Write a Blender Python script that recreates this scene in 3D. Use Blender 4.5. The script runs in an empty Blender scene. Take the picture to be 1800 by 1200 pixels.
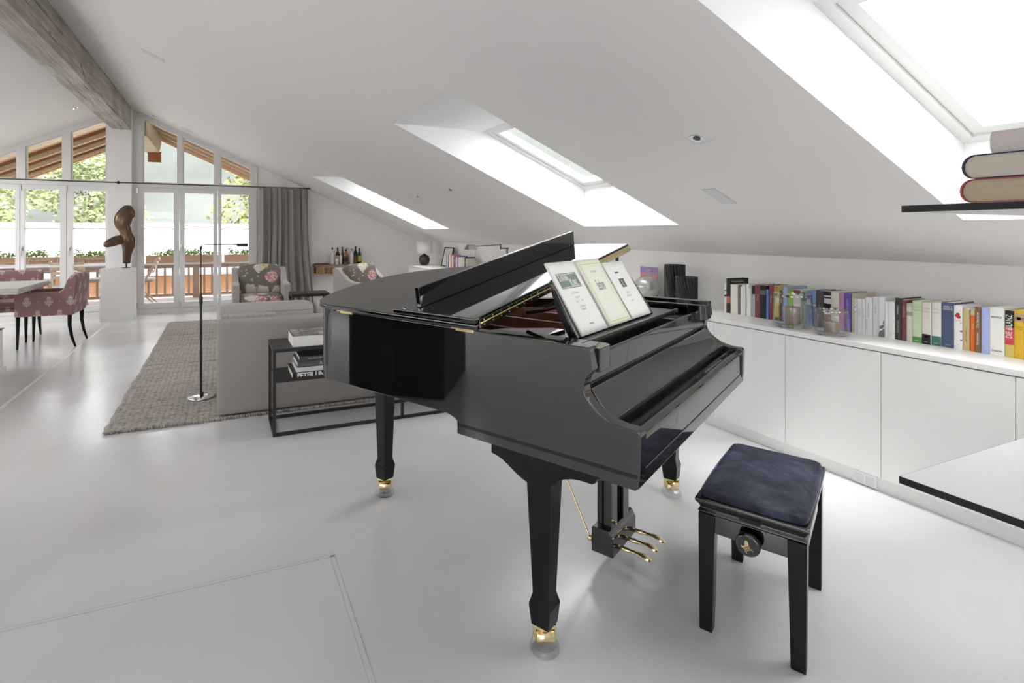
import bpy, bmesh, math, random
from math import sin, cos, pi, radians, sqrt, atan2
from mathutils import Vector, Matrix
random.seed(7)
S = bpy.context.scene
COL = S.collection

# ------------------------------------------------------------------ camera
cd = bpy.data.cameras.new('camera'); cam = bpy.data.objects.new('camera', cd); COL.objects.link(cam)
cd.sensor_fit = 'HORIZONTAL'; cd.sensor_width = 36.0
cd.lens = 36.0 * 925.0 / 1800.0                 # wide angle
cd.shift_x = (900 - 783) / 1800.0               # cropped, level architectural view
cd.shift_y = -(600 - 409) / 1800.0
cd.clip_start = 0.02; cd.clip_end = 500
cam.location = (0, 0, 1.337)
cam.rotation_euler = (radians(90), 0, -atan2(391, 925))
S.camera = cam

# ------------------------------------------------------------------ world: bright overcast sky
W = bpy.data.worlds.new('sky'); S.world = W; W.use_nodes = True
nt = W.node_tree; nt.nodes.clear()
o = nt.nodes.new('ShaderNodeOutputWorld'); bg = nt.nodes.new('ShaderNodeBackground')
tc = nt.nodes.new('ShaderNodeTexCoord'); sx = nt.nodes.new('ShaderNodeSeparateXYZ')
cr = nt.nodes.new('ShaderNodeValToRGB')
cr.color_ramp.elements[0].position = 0.0; cr.color_ramp.elements[0].color = (.93, .95, 1, 1)
cr.color_ramp.elements[1].position = 1.0; cr.color_ramp.elements[1].color = (1, .985, .97, 1)
nt.links.new(tc.outputs['Generated'], sx.inputs[0]); nt.links.new(sx.outputs['Z'], cr.inputs['Fac'])
nt.links.new(cr.outputs['Color'], bg.inputs['Color']); bg.inputs['Strength'].default_value = 1.55
nt.links.new(bg.outputs[0], o.inputs[0])
# hazy sun: high, from behind the camera
sd = bpy.data.lights.new('sun', 'SUN'); sun = bpy.data.objects.new('sun', sd); COL.objects.link(sun)
sd.energy = .55; sd.angle = radians(12); sd.color = (1, .985, .965)
sun.rotation_euler = Vector((-.10, -.48, .80)).to_track_quat('Z', 'Y').to_euler()

# ------------------------------------------------------------------ exposure
vs = S.view_settings
vs.view_transform = 'Standard'; vs.look = 'None'; vs.gamma = 1.0; vs.use_curve_mapping = False
vs.exposure = 2.34
S.cycles.max_bounces = 10; S.cycles.diffuse_bounces = 6; S.cycles.glossy_bounces = 5
S.cycles.transparent_max_bounces = 12; S.cycles.transmission_bounces = 8
S.cycles.caustics_reflective = False; S.cycles.caustics_refractive = False
S.cycles.sample_clamp_indirect = 6.0

# room constants (metres)
YE = 9.98          # inner face of the gable wall
YB = -4.2          # wall behind the camera
XW = 3.67; ZK = 1.17; KR = .437          # right knee wall, slope
XR = -1.42; ZR = ZK + KR * (XW - XR)     # ridge
KL = .4755; XL = -6.05; ZKL = ZR - KL * (XR - XL)
def zr_(x): return ZK + KR * (XW - x)
def zl_(x): return ZR - KL * (XR - x)
def zc(x): return zr_(x) if x > XR else zl_(x)
SKY = [(1.27, 3.155, 7.29, 8.37), (1.27, 3.155, 2.957, 4.08), (1.27, 3.155, .15, 1.31), (1.27, 3.155, -2.6, -1.45)]  # last one, behind the viewer, is an unseen addition for daylight
SKYL_ADDED = [(-5.4, -3.2, -1.8, -.4), (-5.4, -3.2, 2.4, 4.0), (-5.4, -3.2, 5.0, 6.6), (-5.4, -3.2, 7.6, 9.4)]  # unseen dining-side roof windows, added to let in more daylight
TV = .43

def portal(name, loc, rot, sxy):
    d = bpy.data.lights.new(name, 'AREA'); d.shape = 'RECTANGLE'; d.size, d.size_y = sxy
    d.cycles.is_portal = True
    p = bpy.data.objects.new(name, d); COL.objects.link(p); p.location = loc; p.rotation_euler = rot
portal('portal_back', (-3.1, YB - .12, 1.3), (radians(90), 0, 0), (2.8, 1.8))
portal('portal_end', (-1.46, YE + .12, 1.65), (radians(-90), 0, 0), (4.3, 3.4))
for (x0, x1, y0, y1) in SKY:
    xa = x0 + TV / KR * .82
    portal('portal_roof', ((xa + x1) / 2, (y0 + y1) / 2, zr_((xa + x1) / 2) + TV + .04), (0, math.atan(KR), 0), ((x1 - xa) / cos(math.atan(KR)), y1 - y0))
for (x0, x1, y0, y1) in SKYL_ADDED:
    portal('portal_roof', ((x0 + x1) / 2, (y0 + y1) / 2, zl_((x0 + x1) / 2) + .30), (0, -math.atan(KL), 0), ((x1 - x0) / cos(math.atan(KL)), y1 - y0))

# ------------------------------------------------------------------ materials
MATS = {}
def mat(name, col=(.8, .8, .8), rough=.5, metal=0., ior=1.45, coat=0., sheen=0., noise=None, bump=None, spec=.5, emis=None):
    """noise=(scale, amount, detail) varies the colour; bump=(scale, strength, distance)."""
    if name in MATS: return MATS[name]
    m = bpy.data.materials.new(name); m.use_nodes = True; MATS[name] = m
    n = m.node_tree.nodes; l = m.node_tree.links; p = n['Principled BSDF']
    p.inputs['Base Color'].default_value = (*col, 1); p.inputs['Roughness'].default_value = rough
    p.inputs['Metallic'].default_value = metal; p.inputs['IOR'].default_value = ior
    p.inputs['Specular IOR Level'].default_value = spec
    p.inputs['Coat Weight'].default_value = coat; p.inputs['Coat Roughness'].default_value = .03
    if sheen:
        p.inputs['Sheen Weight'].default_value = sheen; p.inputs['Sheen Roughness'].default_value = .35
    if noise or bump:
        t = n.new('ShaderNodeTexCoord')
    if noise:
        x = n.new('ShaderNodeTexNoise'); x.inputs['Scale'].default_value = noise[0]; x.inputs['Detail'].default_value = noise[2] if len(noise) > 2 else 3
        if len(noise) > 3:
            mp = n.new('ShaderNodeMapping'); mp.inputs['Scale'].default_value = noise[3]
            l.new(t.outputs['Object'], mp.inputs[0]); l.new(mp.outputs[0], x.inputs['Vector'])
        else: l.new(t.outputs['Object'], x.inputs['Vector'])
        mx = n.new('ShaderNodeMix'); mx.data_type = 'RGBA'
        a = noise[1]
        mx.inputs['A'].default_value = (*[max(0, c * (1 - a)) for c in col], 1); mx.inputs['B'].default_value = (*[min(1, c * (1 + a)) for c in col], 1)
        l.new(x.outputs['Fac'], mx.inputs['Factor']); l.new(mx.outputs['Result'], p.inputs['Base Color'])
    if bump:
        x = n.new('ShaderNodeTexNoise'); x.inputs['Scale'].default_value = bump[0]; x.inputs['Detail'].default_value = 4
        l.new(t.outputs['Object'], x.inputs['Vector'])
        b = n.new('ShaderNodeBump'); b.inputs['Strength'].default_value = bump[1]; b.inputs['Distance'].default_value = bump[2]
        l.new(x.outputs['Fac'], b.inputs['Height']); l.new(b.outputs[0], p.inputs['Normal'])
    return m

def nodes(m): return m.node_tree.nodes, m.node_tree.links, m.node_tree.nodes['Principled BSDF']
def ramp(n, stops, interp='LINEAR'):
    r = n.new('ShaderNodeValToRGB'); r.color_ramp.interpolation = interp
    e = r.color_ramp.elements
    while len(e) > 1: e.remove(e[-1])
    e[0].position, e[0].color = stops[0][0], (*stops[0][1], 1)
    for pos, c in stops[1:]:
        q = e.new(pos); q.color = (*c, 1)
    return r

def glass_pane(name, tint=(1, 1, 1), refl=.55, rough=0.0):
    """thin architectural glass: light passes straight, reflection by angle"""
    if name in MATS: return MATS[name]
    m = bpy.data.materials.new(name); m.use_nodes = True; MATS[name] = m
    n = m.node_tree.nodes; l = m.node_tree.links; n.remove(n['Principled BSDF'])
    out = n['Material Output']; tr = n.new('ShaderNodeBsdfTransparent'); tr.inputs[0].default_value = (*tint, 1)
    g = n.new('ShaderNodeBsdfGlossy'); g.inputs['Roughness'].default_value = rough
    f = n.new('ShaderNodeLayerWeight'); f.inputs['Blend'].default_value = .5
    pw = n.new('ShaderNodeMath'); pw.operation = 'POWER'; pw.inputs[1].default_value = 4.0
    ma = n.new('ShaderNodeMath'); ma.operation = 'MULTIPLY_ADD'; ma.inputs[1].default_value = .9; ma.inputs[2].default_value = .04
    mu = n.new('ShaderNodeMath'); mu.operation = 'MULTIPLY'; mu.inputs[1].default_value = refl
    mx = n.new('ShaderNodeMixShader')
    l.new(f.outputs['Facing'], pw.inputs[0]); l.new(pw.outputs[0], ma.inputs[0]); l.new(ma.outputs[0], mu.inputs[0]); l.new(mu.outputs[0], mx.inputs[0]); l.new(tr.outputs[0], mx.inputs[1]); l.new(g.outputs[0], mx.inputs[2])
    l.new(mx.outputs[0], out.inputs[0])
    return m

def mat_glass(name, col=(1, 1, 1), rough=0.0, ior=1.45):
    m = mat(name, col, rough, ior=ior); n, l, p = nodes(m); p.inputs['Transmission Weight'].default_value = 1.0
    return m

M_WALL = mat('white plaster', (.87, .85, .828), .85, bump=(180, .04, .002))
M_CEIL = mat('white ceiling plaster', (.86, .836, .818), .9)
M_FRAME = mat('white window paint', (.74, .73, .715), .45)
M_REVEAL = mat('white reveal paint', (.90, .90, .895), .8)
M_CAB = mat('white cabinet lacquer', (.83, .825, .81), .35)
M_GAP = mat('shadow gap dark', (.05, .05, .05), .8)
M_LACQ = mat('black piano lacquer', (.004, .004, .005), .03, ior=1.9, bump=(9, .006, .002))
M_BLACKWOOD = mat('black satin wood', (.005, .005, .006), .24, ior=1.5, spec=.28)
M_BRASS = mat('polished brass', (.90, .75, .44), .2, 1.0)
M_MAHOG = mat('mahogany inner rim', (.42, .21, .135), .35, noise=(6, .45, 6, (3, 3, 40)))
M_PLATE = mat('bronze iron plate', (.36, .18, .11), .35, .1)
M_STEEL = mat('dark steel', (.045, .045, .048), .38, .6)
M_BLKMETAL = mat('black powder coated metal', (.022, .022, .024), .42)
M_CHROME = mat('chrome', (.86, .86, .88), .08, 1.0)
M_BRONZE = mat('bronze patina', (.125, .078, .048), .26, .55, noise=(7, .45, 5))
M_PAPER = mat('white paper', (.86, .86, .84), .7)
M_PAGES = mat('cream page block', (.72, .66, .54), .8, noise=(4, .16, 2, (1, 1, 160)))
M_PAGESW = mat('white page block', (.84, .82, .77), .8, noise=(4, .10, 2, (1, 1, 160)))
M_PANE = glass_pane('window glass', (.98, .99, .98), .5)
M_THINGLASS = glass_pane('clear thin glass', (.985, .988, .99), 1.0)
M_CUPGLASS = glass_pane('clear acrylic', (.97, .97, .98), 1.4, .05)
M_PLASTIC = mat('white plastic', (.84, .84, .83), .4)
M_BLK = mat('matt black', (.010, .010, .011), .6)
M_INK = mat('printing ink', (.05, .06, .05), .7)
M_WHITEINK = mat('white ink', (.85, .85, .83), .7)

# polished poured floor
M_FLOOR = mat('poured polished floor', (.71, .705, .70), .20, ior=1.5, coat=.35)
def _floor():
    n, l, p = nodes(M_FLOOR)
    t = n.new('ShaderNodeTexCoord')
    a = n.new('ShaderNodeTexNoise'); a.inputs['Scale'].default_value = .9; a.inputs['Detail'].default_value = 5; a.inputs['Distortion'].default_value = 1.2
    b = n.new('ShaderNodeTexNoise'); b.inputs['Scale'].default_value = 160; b.inputs['Detail'].default_value = 2
    l.new(t.outputs['Object'], a.inputs['Vector']); l.new(t.outputs['Object'], b.inputs['Vector'])
    r = ramp(n, [(.30, (.70, .70, .71)), (.5, (.745, .748, .76)), (.72, (.775, .78, .80))])
    l.new(a.outputs['Fac'], r.inputs['Fac'])
    mx = n.new('ShaderNodeMix'); mx.data_type = 'RGBA'; mx.blend_type = 'MULTIPLY'; mx.inputs['Factor'].default_value = .12
    l.new(r.outputs['Color'], mx.inputs['A']); l.new(b.outputs['Fac'], mx.inputs['B']); l.new(mx.outputs['Result'], p.inputs['Base Color'])
    r2 = n.new('ShaderNodeMapRange'); r2.inputs['From Min'].default_value = .3; r2.inputs['From Max'].default_value = .7
    r2.inputs['To Min'].default_value = .17; r2.inputs['To Max'].default_value = .27
    l.new(a.outputs['Fac'], r2.inputs['Value']); l.new(r2.outputs[0], p.inputs['Roughness'])
    c = n.new('ShaderNodeTexNoise'); c.inputs['Scale'].default_value = 5; c.inputs['Detail'].default_value = 2
    l.new(t.outputs['Object'], c.inputs['Vector'])
    bu = n.new('ShaderNodeBump'); bu.inputs['Strength'].default_value = .05; bu.inputs['Distance'].default_value = .01
    l.new(c.outputs['Fac'], bu.inputs['Height']); l.new(bu.outputs[0], p.inputs['Normal'])
_floor()
M_FLOOR.node_tree.nodes['Principled BSDF'].inputs['Coat Roughness'].default_value = .17

def wood(name, c0, c1, scale=(1, 12, 12), rough=.5, s=6, knots=False):
    m = mat(name, c0, rough)
    n, l, p = nodes(m)
    t = n.new('ShaderNodeTexCoord'); mp = n.new('ShaderNodeMapping'); mp.inputs['Scale'].default_value = scale
    x = n.new('ShaderNodeTexNoise'); x.inputs['Scale'].default_value = s; x.inputs['Detail'].default_value = 6; x.inputs['Distortion'].default_value = .8
    l.new(t.outputs['Object'], mp.inputs[0]); l.new(mp.outputs[0], x.inputs['Vector'])
    r = ramp(n, [(.3, c0), (.7, c1)]); l.new(x.outputs['Fac'], r.inputs['Fac'])
    res = r.outputs['Color']
    if knots:
        v = n.new('ShaderNodeTexVoronoi'); v.inputs['Scale'].default_value = 2.2
        mp2 = n.new('ShaderNodeMapping'); mp2.inputs['Scale'].default_value = knots
        l.new(t.outputs['Object'], mp2.inputs[0]); l.new(mp2.outputs[0], v.inputs['Vector'])
        r2 = ramp(n, [(.0, (.12, .09, .07)), (.055, (.45, .42, .4)), (.09, (1, 1, 1))])
        l.new(v.outputs['Distance'], r2.inputs['Fac'])
        mx = n.new('ShaderNodeMix'); mx.data_type = 'RGBA'; mx.blend_type = 'MULTIPLY'; mx.inputs['Factor'].default_value = .9
        l.new(res, mx.inputs['A']); l.new(r2.outputs['Color'], mx.inputs['B']); res = mx.outputs['Result']
    l.new(res, p.inputs['Base Color'])
    b = n.new('ShaderNodeBump'); b.inputs['Strength'].default_value = .25; b.inputs['Distance'].default_value = .004
    l.new(x.outputs['Fac'], b.inputs['Height']); l.new(b.outputs[0], p.inputs['Normal'])
    return m
M_BEAM = wood('limewashed old timber', (.36, .32, .285), (.64, .60, .55), (22, .9, 22), .8, 1.6, knots=(3.2, .9, 3.2))
def _cracks():
    n, l, p = nodes(M_BEAM)
    src = p.inputs['Base Color'].links[0].from_socket
    t = n.new('ShaderNodeTexCoord'); mp = n.new('ShaderNodeMapping'); mp.inputs['Scale'].default_value = (34, .55, 34); mp.inputs['Rotation'].default_value = (.03, 0, .04)
    x = n.new('ShaderNodeTexNoise'); x.inputs['Scale'].default_value = 1.0; x.inputs['Detail'].default_value = 3; x.inputs['Distortion'].default_value = .6
    l.new(t.outputs['Object'], mp.inputs[0]); l.new(mp.outputs[0], x.inputs['Vector'])
    r = ramp(n, [(.30, (.30, .27, .25)), (.36, (.72, .70, .68)), (.42, (1, 1, 1)), (.60, (1, 1, 1)), (.72, (.80, .77, .74))]); l.new(x.outputs['Fac'], r.inputs['Fac'])
    b = n.new('ShaderNodeTexNoise'); b.inputs['Scale'].default_value = 1.6; b.inputs['Detail'].default_value = 6; l.new(t.outputs['Object'], b.inputs['Vector'])
    r2 = ramp(n, [(.35, (.72, .70, .67)), (.55, (1, 1, 1))]); l.new(b.outputs['Fac'], r2.inputs['Fac'])
    for q in (r, r2):
        mx = n.new('ShaderNodeMix'); mx.data_type = 'RGBA'; mx.blend_type = 'MULTIPLY'; mx.inputs['Factor'].default_value = .85
        l.new(src, mx.inputs['A']); l.new(q.outputs['Color'], mx.inputs['B']); src = mx.outputs['Result']
    l.new(src, p.inputs['Base Color'])
_cracks()
M_TABLEWOOD = wood('weathered grey table wood', (.42, .40, .37), (.68, .66, .63), (1, 14, 14), .45, 3)
M_RAFTER = wood('orange larch rafters', (.36, .15, .048), (.52, .25, .10), (1, 10, 10), .6, 4)
M_RAFTERL = wood('pale larch edge', (.60, .44, .27), (.72, .58, .40), (1, 10, 10), .6, 4)
M_SOFFIT = wood('brown soffit boards', (.14, .075, .052), (.24, .135, .09), (1, 14, 1), .7, 4)
M_RAILWOOD = wood('sun bleached balcony wood', (.40, .25, .16), (.54, .36, .25), (1, 8, 8), .7, 4)
M_RAILPOST = wood('grey brown baluster wood', (.36, .255, .20), (.48, .36, .29), (8, 8, 1), .7, 4)
M_SLAB = wood('live edge slab top', (.12, .075, .06), (.26, .19, .165), (1, 12, 12), .35, 5)
M_LOG = wood('split log side', (.10, .045, .018), (.42, .24, .105), (16, 1, .7), .6, 2.2)
M_OUTTBL = wood('outdoor table wood', (.22, .165, .16), (.32, .25, .245), (1, 12, 12), .7, 4)
M_PALEWOOD = wood('pale outdoor chair wood', (.45, .34, .25), (.58, .47, .36), (6, 6, 1), .7, 4)
M_SIDING = wood('orange chalet siding', (.19, .085, .038), (.27, .13, .062), (1, 1, 9), .8, 3)

# fabrics
def fabric(name, col, scale=420, amount=.16, rough=.95, sheen=.15, bump=.12):
    m = mat(name, col, rough, sheen=sheen, noise=(scale, amount, 2)); n, l, p = nodes(m)
    t = n.new('ShaderNodeTexCoord')
    w = n.new('ShaderNodeTexNoise'); w.inputs['Scale'].default_value = scale * .8
    l.new(t.outputs['Object'], w.inputs['Vector'])
    b = n.new('ShaderNodeBump'); b.inputs['Strength'].default_value = bump; b.inputs['Distance'].default_value = .002
    l.new(w.outputs['Fac'], b.inputs['Height']); l.new(b.outputs[0], p.inputs['Normal'])
    return m
M_SOFA = fabric('taupe sofa weave', (.345, .312, .285), 260, .22)
M_SOFACUSH = fabric('taupe cushion weave', (.42, .385, .355), 260, .18)
M_LINEN = fabric('pale grey linen', (.43, .405, .38), 300, .14)
M_CURTAIN = fabric('grey curtain linen', (.34, .328, .315), 200, .38)
M_SHADE = fabric('white lampshade linen', (.80, .785, .75), 300, .05)
M_SOLES = fabric('dark maroon fabric', (.09, .035, .037), 300, .2)

M_VELVET = mat('midnight blue velvet', (.010, .012, .026), .8, sheen=1.0)
def _velvet():
    n, l, p = nodes(M_VELVET)
    p.inputs['Sheen Roughness'].default_value = .28; p.inputs['Sheen Tint'].default_value = (.55, .62, .9, 1)
    t = n.new('ShaderNodeTexCoord')
    a = n.new('ShaderNodeTexNoise'); a.inputs['Scale'].default_value = 7; a.inputs['Detail'].default_value = 5; a.inputs['Distortion'].default_value = .6
    l.new(t.outputs['Object'], a.inputs['Vector'])
    r = ramp(n, [(.32, (.008, .009, .017)), (.52, (.026, .030, .052)), (.70, (.065, .072, .105))]); l.new(a.outputs['Fac'], r.inputs['Fac']); l.new(r.outputs['Color'], p.inputs['Base Color'])
    r2 = ramp(n, [(.35, (.35, .35, .35)), (.65, (1, 1, 1))]); l.new(a.outputs['Fac'], r2.inputs['Fac']); l.new(r2.outputs['Color'], p.inputs['Sheen Weight'])
    f_ = n.new('ShaderNodeTexNoise'); f_.inputs['Scale'].default_value = 55; f_.inputs['Detail'].default_value = 6; l.new(t.outputs['Object'], f_.inputs['Vector'])
    mxx = n.new('ShaderNodeMix'); mxx.data_type = 'RGBA'; mxx.blend_type = 'OVERLAY'; mxx.inputs['Factor'].default_value = .8
    l.new(r.outputs['Color'], mxx.inputs['A']); l.new(f_.outputs['Fac'], mxx.inputs['B']); l.new(mxx.outputs['Result'], p.inputs['Base Color'])
    w = n.new('ShaderNodeTexNoise'); w.inputs['Scale'].default_value = 130; l.new(t.outputs['Object'], w.inputs['Vector'])
    b = n.new('ShaderNodeBump'); b.inputs['Strength'].default_value = .18; b.inputs['Distance'].default_value = .002
    l.new(w.outputs['Fac'], b.inputs['Height']); l.new(b.outputs[0], p.inputs['Normal'])
_velvet()

# dusty rose chair fabric with beige emblem motifs in staggered rows
M_ROSE = mat('dusty rose jacquard', (.33, .165, .165), .9, sheen=.2)
def _rose():
    n, l, p = nodes(M_ROSE)
    t = n.new('ShaderNodeTexCoord'); s = n.new('ShaderNodeSeparateXYZ'); l.new(t.outputs['Object'], s.inputs[0])
    def math_(op, a, b=None, c=None):
        q = n.new('ShaderNodeMath'); q.operation = op
        for i, v in enumerate((a, b, c)):
            if v is None: continue
            if isinstance(v, (int, float)): q.inputs[i].default_value = v
            else: l.new(v, q.inputs[i])
        return q.outputs[0]
    u = math_('ADD', s.outputs['X'], s.outputs['Y'])            # works on both side and back panels
    P = .21; H = .155
    row = math_('FLOOR', math_('DIVIDE', s.outputs['Z'], H))
    off = math_('MULTIPLY', math_('MODULO', math_('ABSOLUTE', row), 2.0), P * .5)
    uu = math_('SUBTRACT', math_('PINGPONG', math_('ADD', math_('ADD', u, off), 10 * P), P * .5), 0.0)   # 0..P/2 mirrored
    zz = math_('SUBTRACT', math_('FLOORED_MODULO', s.outputs['Z'], H), H * .5)
    def ell(cx, cz, rx, rz):
        a = math_('DIVIDE', math_('SUBTRACT', uu, cx), rx); b = math_('DIVIDE', math_('SUBTRACT', zz, cz), rz)
        return math_('LESS_THAN', math_('ADD', math_('MULTIPLY', a, a), math_('MULTIPLY', b, b)), 1.0)
    acc = ell(0, .012, .022, .034)
    for e in ((0, -.038, .010, .020), (.026, -.016, .014, .008), (.034, -.004, .006, .014), (.014, .040, .008, .012), (0, .052, .006, .010), (.020, -.034, .012, .006)):
        acc = math_('MAXIMUM', acc, ell(*e))
    hole = math_('MAXIMUM', ell(.008, .018, .005, .010), ell(0, -.006, .004, .007))
    acc = math_('SUBTRACT', acc, math_('MULTIPLY', hole, .8))
    acc = math_('MAXIMUM', acc, ell(P * .5, .0, .006, .008))
    w = n.new('ShaderNodeTexNoise'); w.inputs['Scale'].default_value = 320; l.new(t.outputs['Object'], w.inputs['Vector'])
    r = ramp(n, [(.3, (.205, .108, .108)), (.7, (.335, .195, .190))]); l.new(w.outputs['Fac'], r.inputs['Fac'])
    r3 = ramp(n, [(.3, (.40, .34, .28)), (.7, (.56, .50, .43))]); l.new(w.outputs['Fac'], r3.inputs['Fac'])
    mx = n.new('ShaderNodeMix'); mx.data_type = 'RGBA'; l.new(acc, mx.inputs['Factor']); l.new(r.outputs['Color'], mx.inputs['A']); l.new(r3.outputs['Color'], mx.inputs['B'])
    l.new(mx.outputs['Result'], p.inputs['Base Color'])
_rose()

# floral print: blooms (pink, cream, ochre) and leaves on taupe
M_FLORAL = mat('floral print on taupe', (.20, .175, .15), .9, sheen=.1)
def _floral():
    n, l, p = nodes(M_FLORAL)
    t = n.new('ShaderNodeTexCoord')
    d = n.new('ShaderNodeTexNoise'); d.inputs['Scale'].default_value = 16; d.inputs['Detail'].default_value = 3; l.new(t.outputs['Object'], d.inputs['Vector'])
    def mixv(a, b, f):
        q = n.new('ShaderNodeMix'); q.data_type = 'RGBA'
        q.inputs['Factor'].default_value = f
        l.new(a, q.inputs['A']); l.new(b, q.inputs['B']); return q.outputs['Result']
    warp = mixv(t.outputs['Object'], d.outputs['Color'], .075)
    v = n.new('ShaderNodeTexVoronoi'); v.inputs['Scale'].default_value = 5.4; v.inputs['Randomness'].default_value = .8; l.new(warp, v.inputs['Vector'])
    sep = n.new('ShaderNodeSeparateColor'); l.new(v.outputs['Color'], sep.inputs[0])
    hue = ramp(n, [(0, (.52, .10, .15)), (.22, (.62, .56, .46)), (.48, (.45, .30, .08)), (.66, (.66, .62, .56)), (.84, (.50, .16, .20))], 'CONSTANT'); l.new(sep.outputs[0], hue.inputs['Fac'])
    ring = n.new('ShaderNodeTexWave'); ring.wave_type = 'RINGS'; ring.inputs['Scale'].default_value = 9; ring.inputs['Distortion'].default_value = 14; ring.inputs['Detail'].default_value = 3; ring.inputs['Detail Scale'].default_value = 2.4
    l.new(t.outputs['Object'], ring.inputs['Vector'])
    pet = n.new('ShaderNodeMix'); pet.data_type = 'RGBA'; l.new(ring.outputs['Fac'], pet.inputs['Factor']); l.new(hue.outputs['Color'], pet.inputs['A']); pet.inputs['B'].default_value = (.70, .64, .56, 1)
    mask = ramp(n, [(.0, (1, 1, 1)), (.44, (1, 1, 1)), (.49, (0, 0, 0))]); l.new(v.outputs['Distance'], mask.inputs['Fac'])
    v2 = n.new('ShaderNodeTexVoronoi'); v2.inputs['Scale'].default_value = 15; l.new(warp, v2.inputs['Vector'])
    leafm = ramp(n, [(.0, (1, 1, 1)), (.30, (1, 1, 1)), (.35, (0, 0, 0))]); l.new(v2.outputs['Distance'], leafm.inputs['Fac'])
    sep2 = n.new('ShaderNodeSeparateColor'); l.new(v2.outputs['Color'], sep2.inputs[0])
    leafc = ramp(n, [(0, (.42, .38, .32)), (.35, (.20, .175, .15)), (.6, (.52, .48, .42)), (.8, (.20, .175, .15))], 'CONSTANT'); l.new(sep2.outputs[1], leafc.inputs['Fac'])
    bgm = n.new('ShaderNodeMix'); bgm.data_type = 'RGBA'; l.new(leafm.outputs['Color'], bgm.inputs['Factor']); bgm.inputs['A'].default_value = (.195, .17, .148, 1); l.new(leafc.outputs['Color'], bgm.inputs['B'])
    fin = n.new('ShaderNodeMix'); fin.data_type = 'RGBA'
    sel = ramp(n, [(0, (1, 1, 1)), (.84, (1, 1, 1)), (.85, (0, 0, 0))]); l.new(sep.outputs[2], sel.inputs['Fac'])
    mm = n.new('ShaderNodeMath'); mm.operation = 'MULTIPLY'; l.new(mask.outputs['Color'], mm.inputs[0]); l.new(sel.outputs['Color'], mm.inputs[1])
    l.new(mm.outputs[0], fin.inputs['Factor']); l.new(bgm.outputs['Result'], fin.inputs['A']); l.new(pet.outputs['Result'], fin.inputs['B'])
    l.new(fin.outputs['Result'], p.inputs['Base Color'])
_floral()

# woven rug
M_RUG = mat('braided wool rug', (.30, .265, .235), .98, sheen=.1)
def _rug():
    n, l, p = nodes(M_RUG)
    t = n.new('ShaderNodeTexCoord'); mp = n.new('ShaderNodeMapping'); mp.inputs['Scale'].default_value = (26, 62, 1)
    l.new(t.outputs['Object'], mp.inputs[0])
    v = n.new('ShaderNodeTexVoronoi'); v.inputs['Scale'].default_value = 1.0; v.inputs['Randomness'].default_value = .55; l.new(mp.outputs[0], v.inputs['Vector'])
    nz = n.new('ShaderNodeTexNoise'); nz.inputs['Scale'].default_value = 1; nz.inputs['Detail'].default_value = 4
    mp2 = n.new('ShaderNodeMapping'); mp2.inputs['Scale'].default_value = (1.2, 9, 1); l.new(t.outputs['Object'], mp2.inputs[0]); l.new(mp2.outputs[0], nz.inputs['Vector'])
    r = ramp(n, [(.0, (.50, .455, .41)), (.45, (.42, .38, .342)), (.8, (.20, .172, .15))]); l.new(v.outputs['Distance'], r.inputs['Fac'])
    mx = n.new('ShaderNodeMix'); mx.data_type = 'RGBA'; mx.blend_type = 'OVERLAY'; mx.inputs['Factor'].default_value = .45
    l.new(r.outputs['Color'], mx.inputs['A']); l.new(nz.outputs['Fac'], mx.inputs['B']); l.new(mx.outputs['Result'], p.inputs['Base Color'])
    b = n.new('ShaderNodeBump'); b.invert = True; b.inputs['Strength'].default_value = .7; b.inputs['Distance'].default_value = .012
    l.new(v.outputs['Distance'], b.inputs['Height']); l.new(b.outputs[0], p.inputs['Normal'])
_rug()

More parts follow.
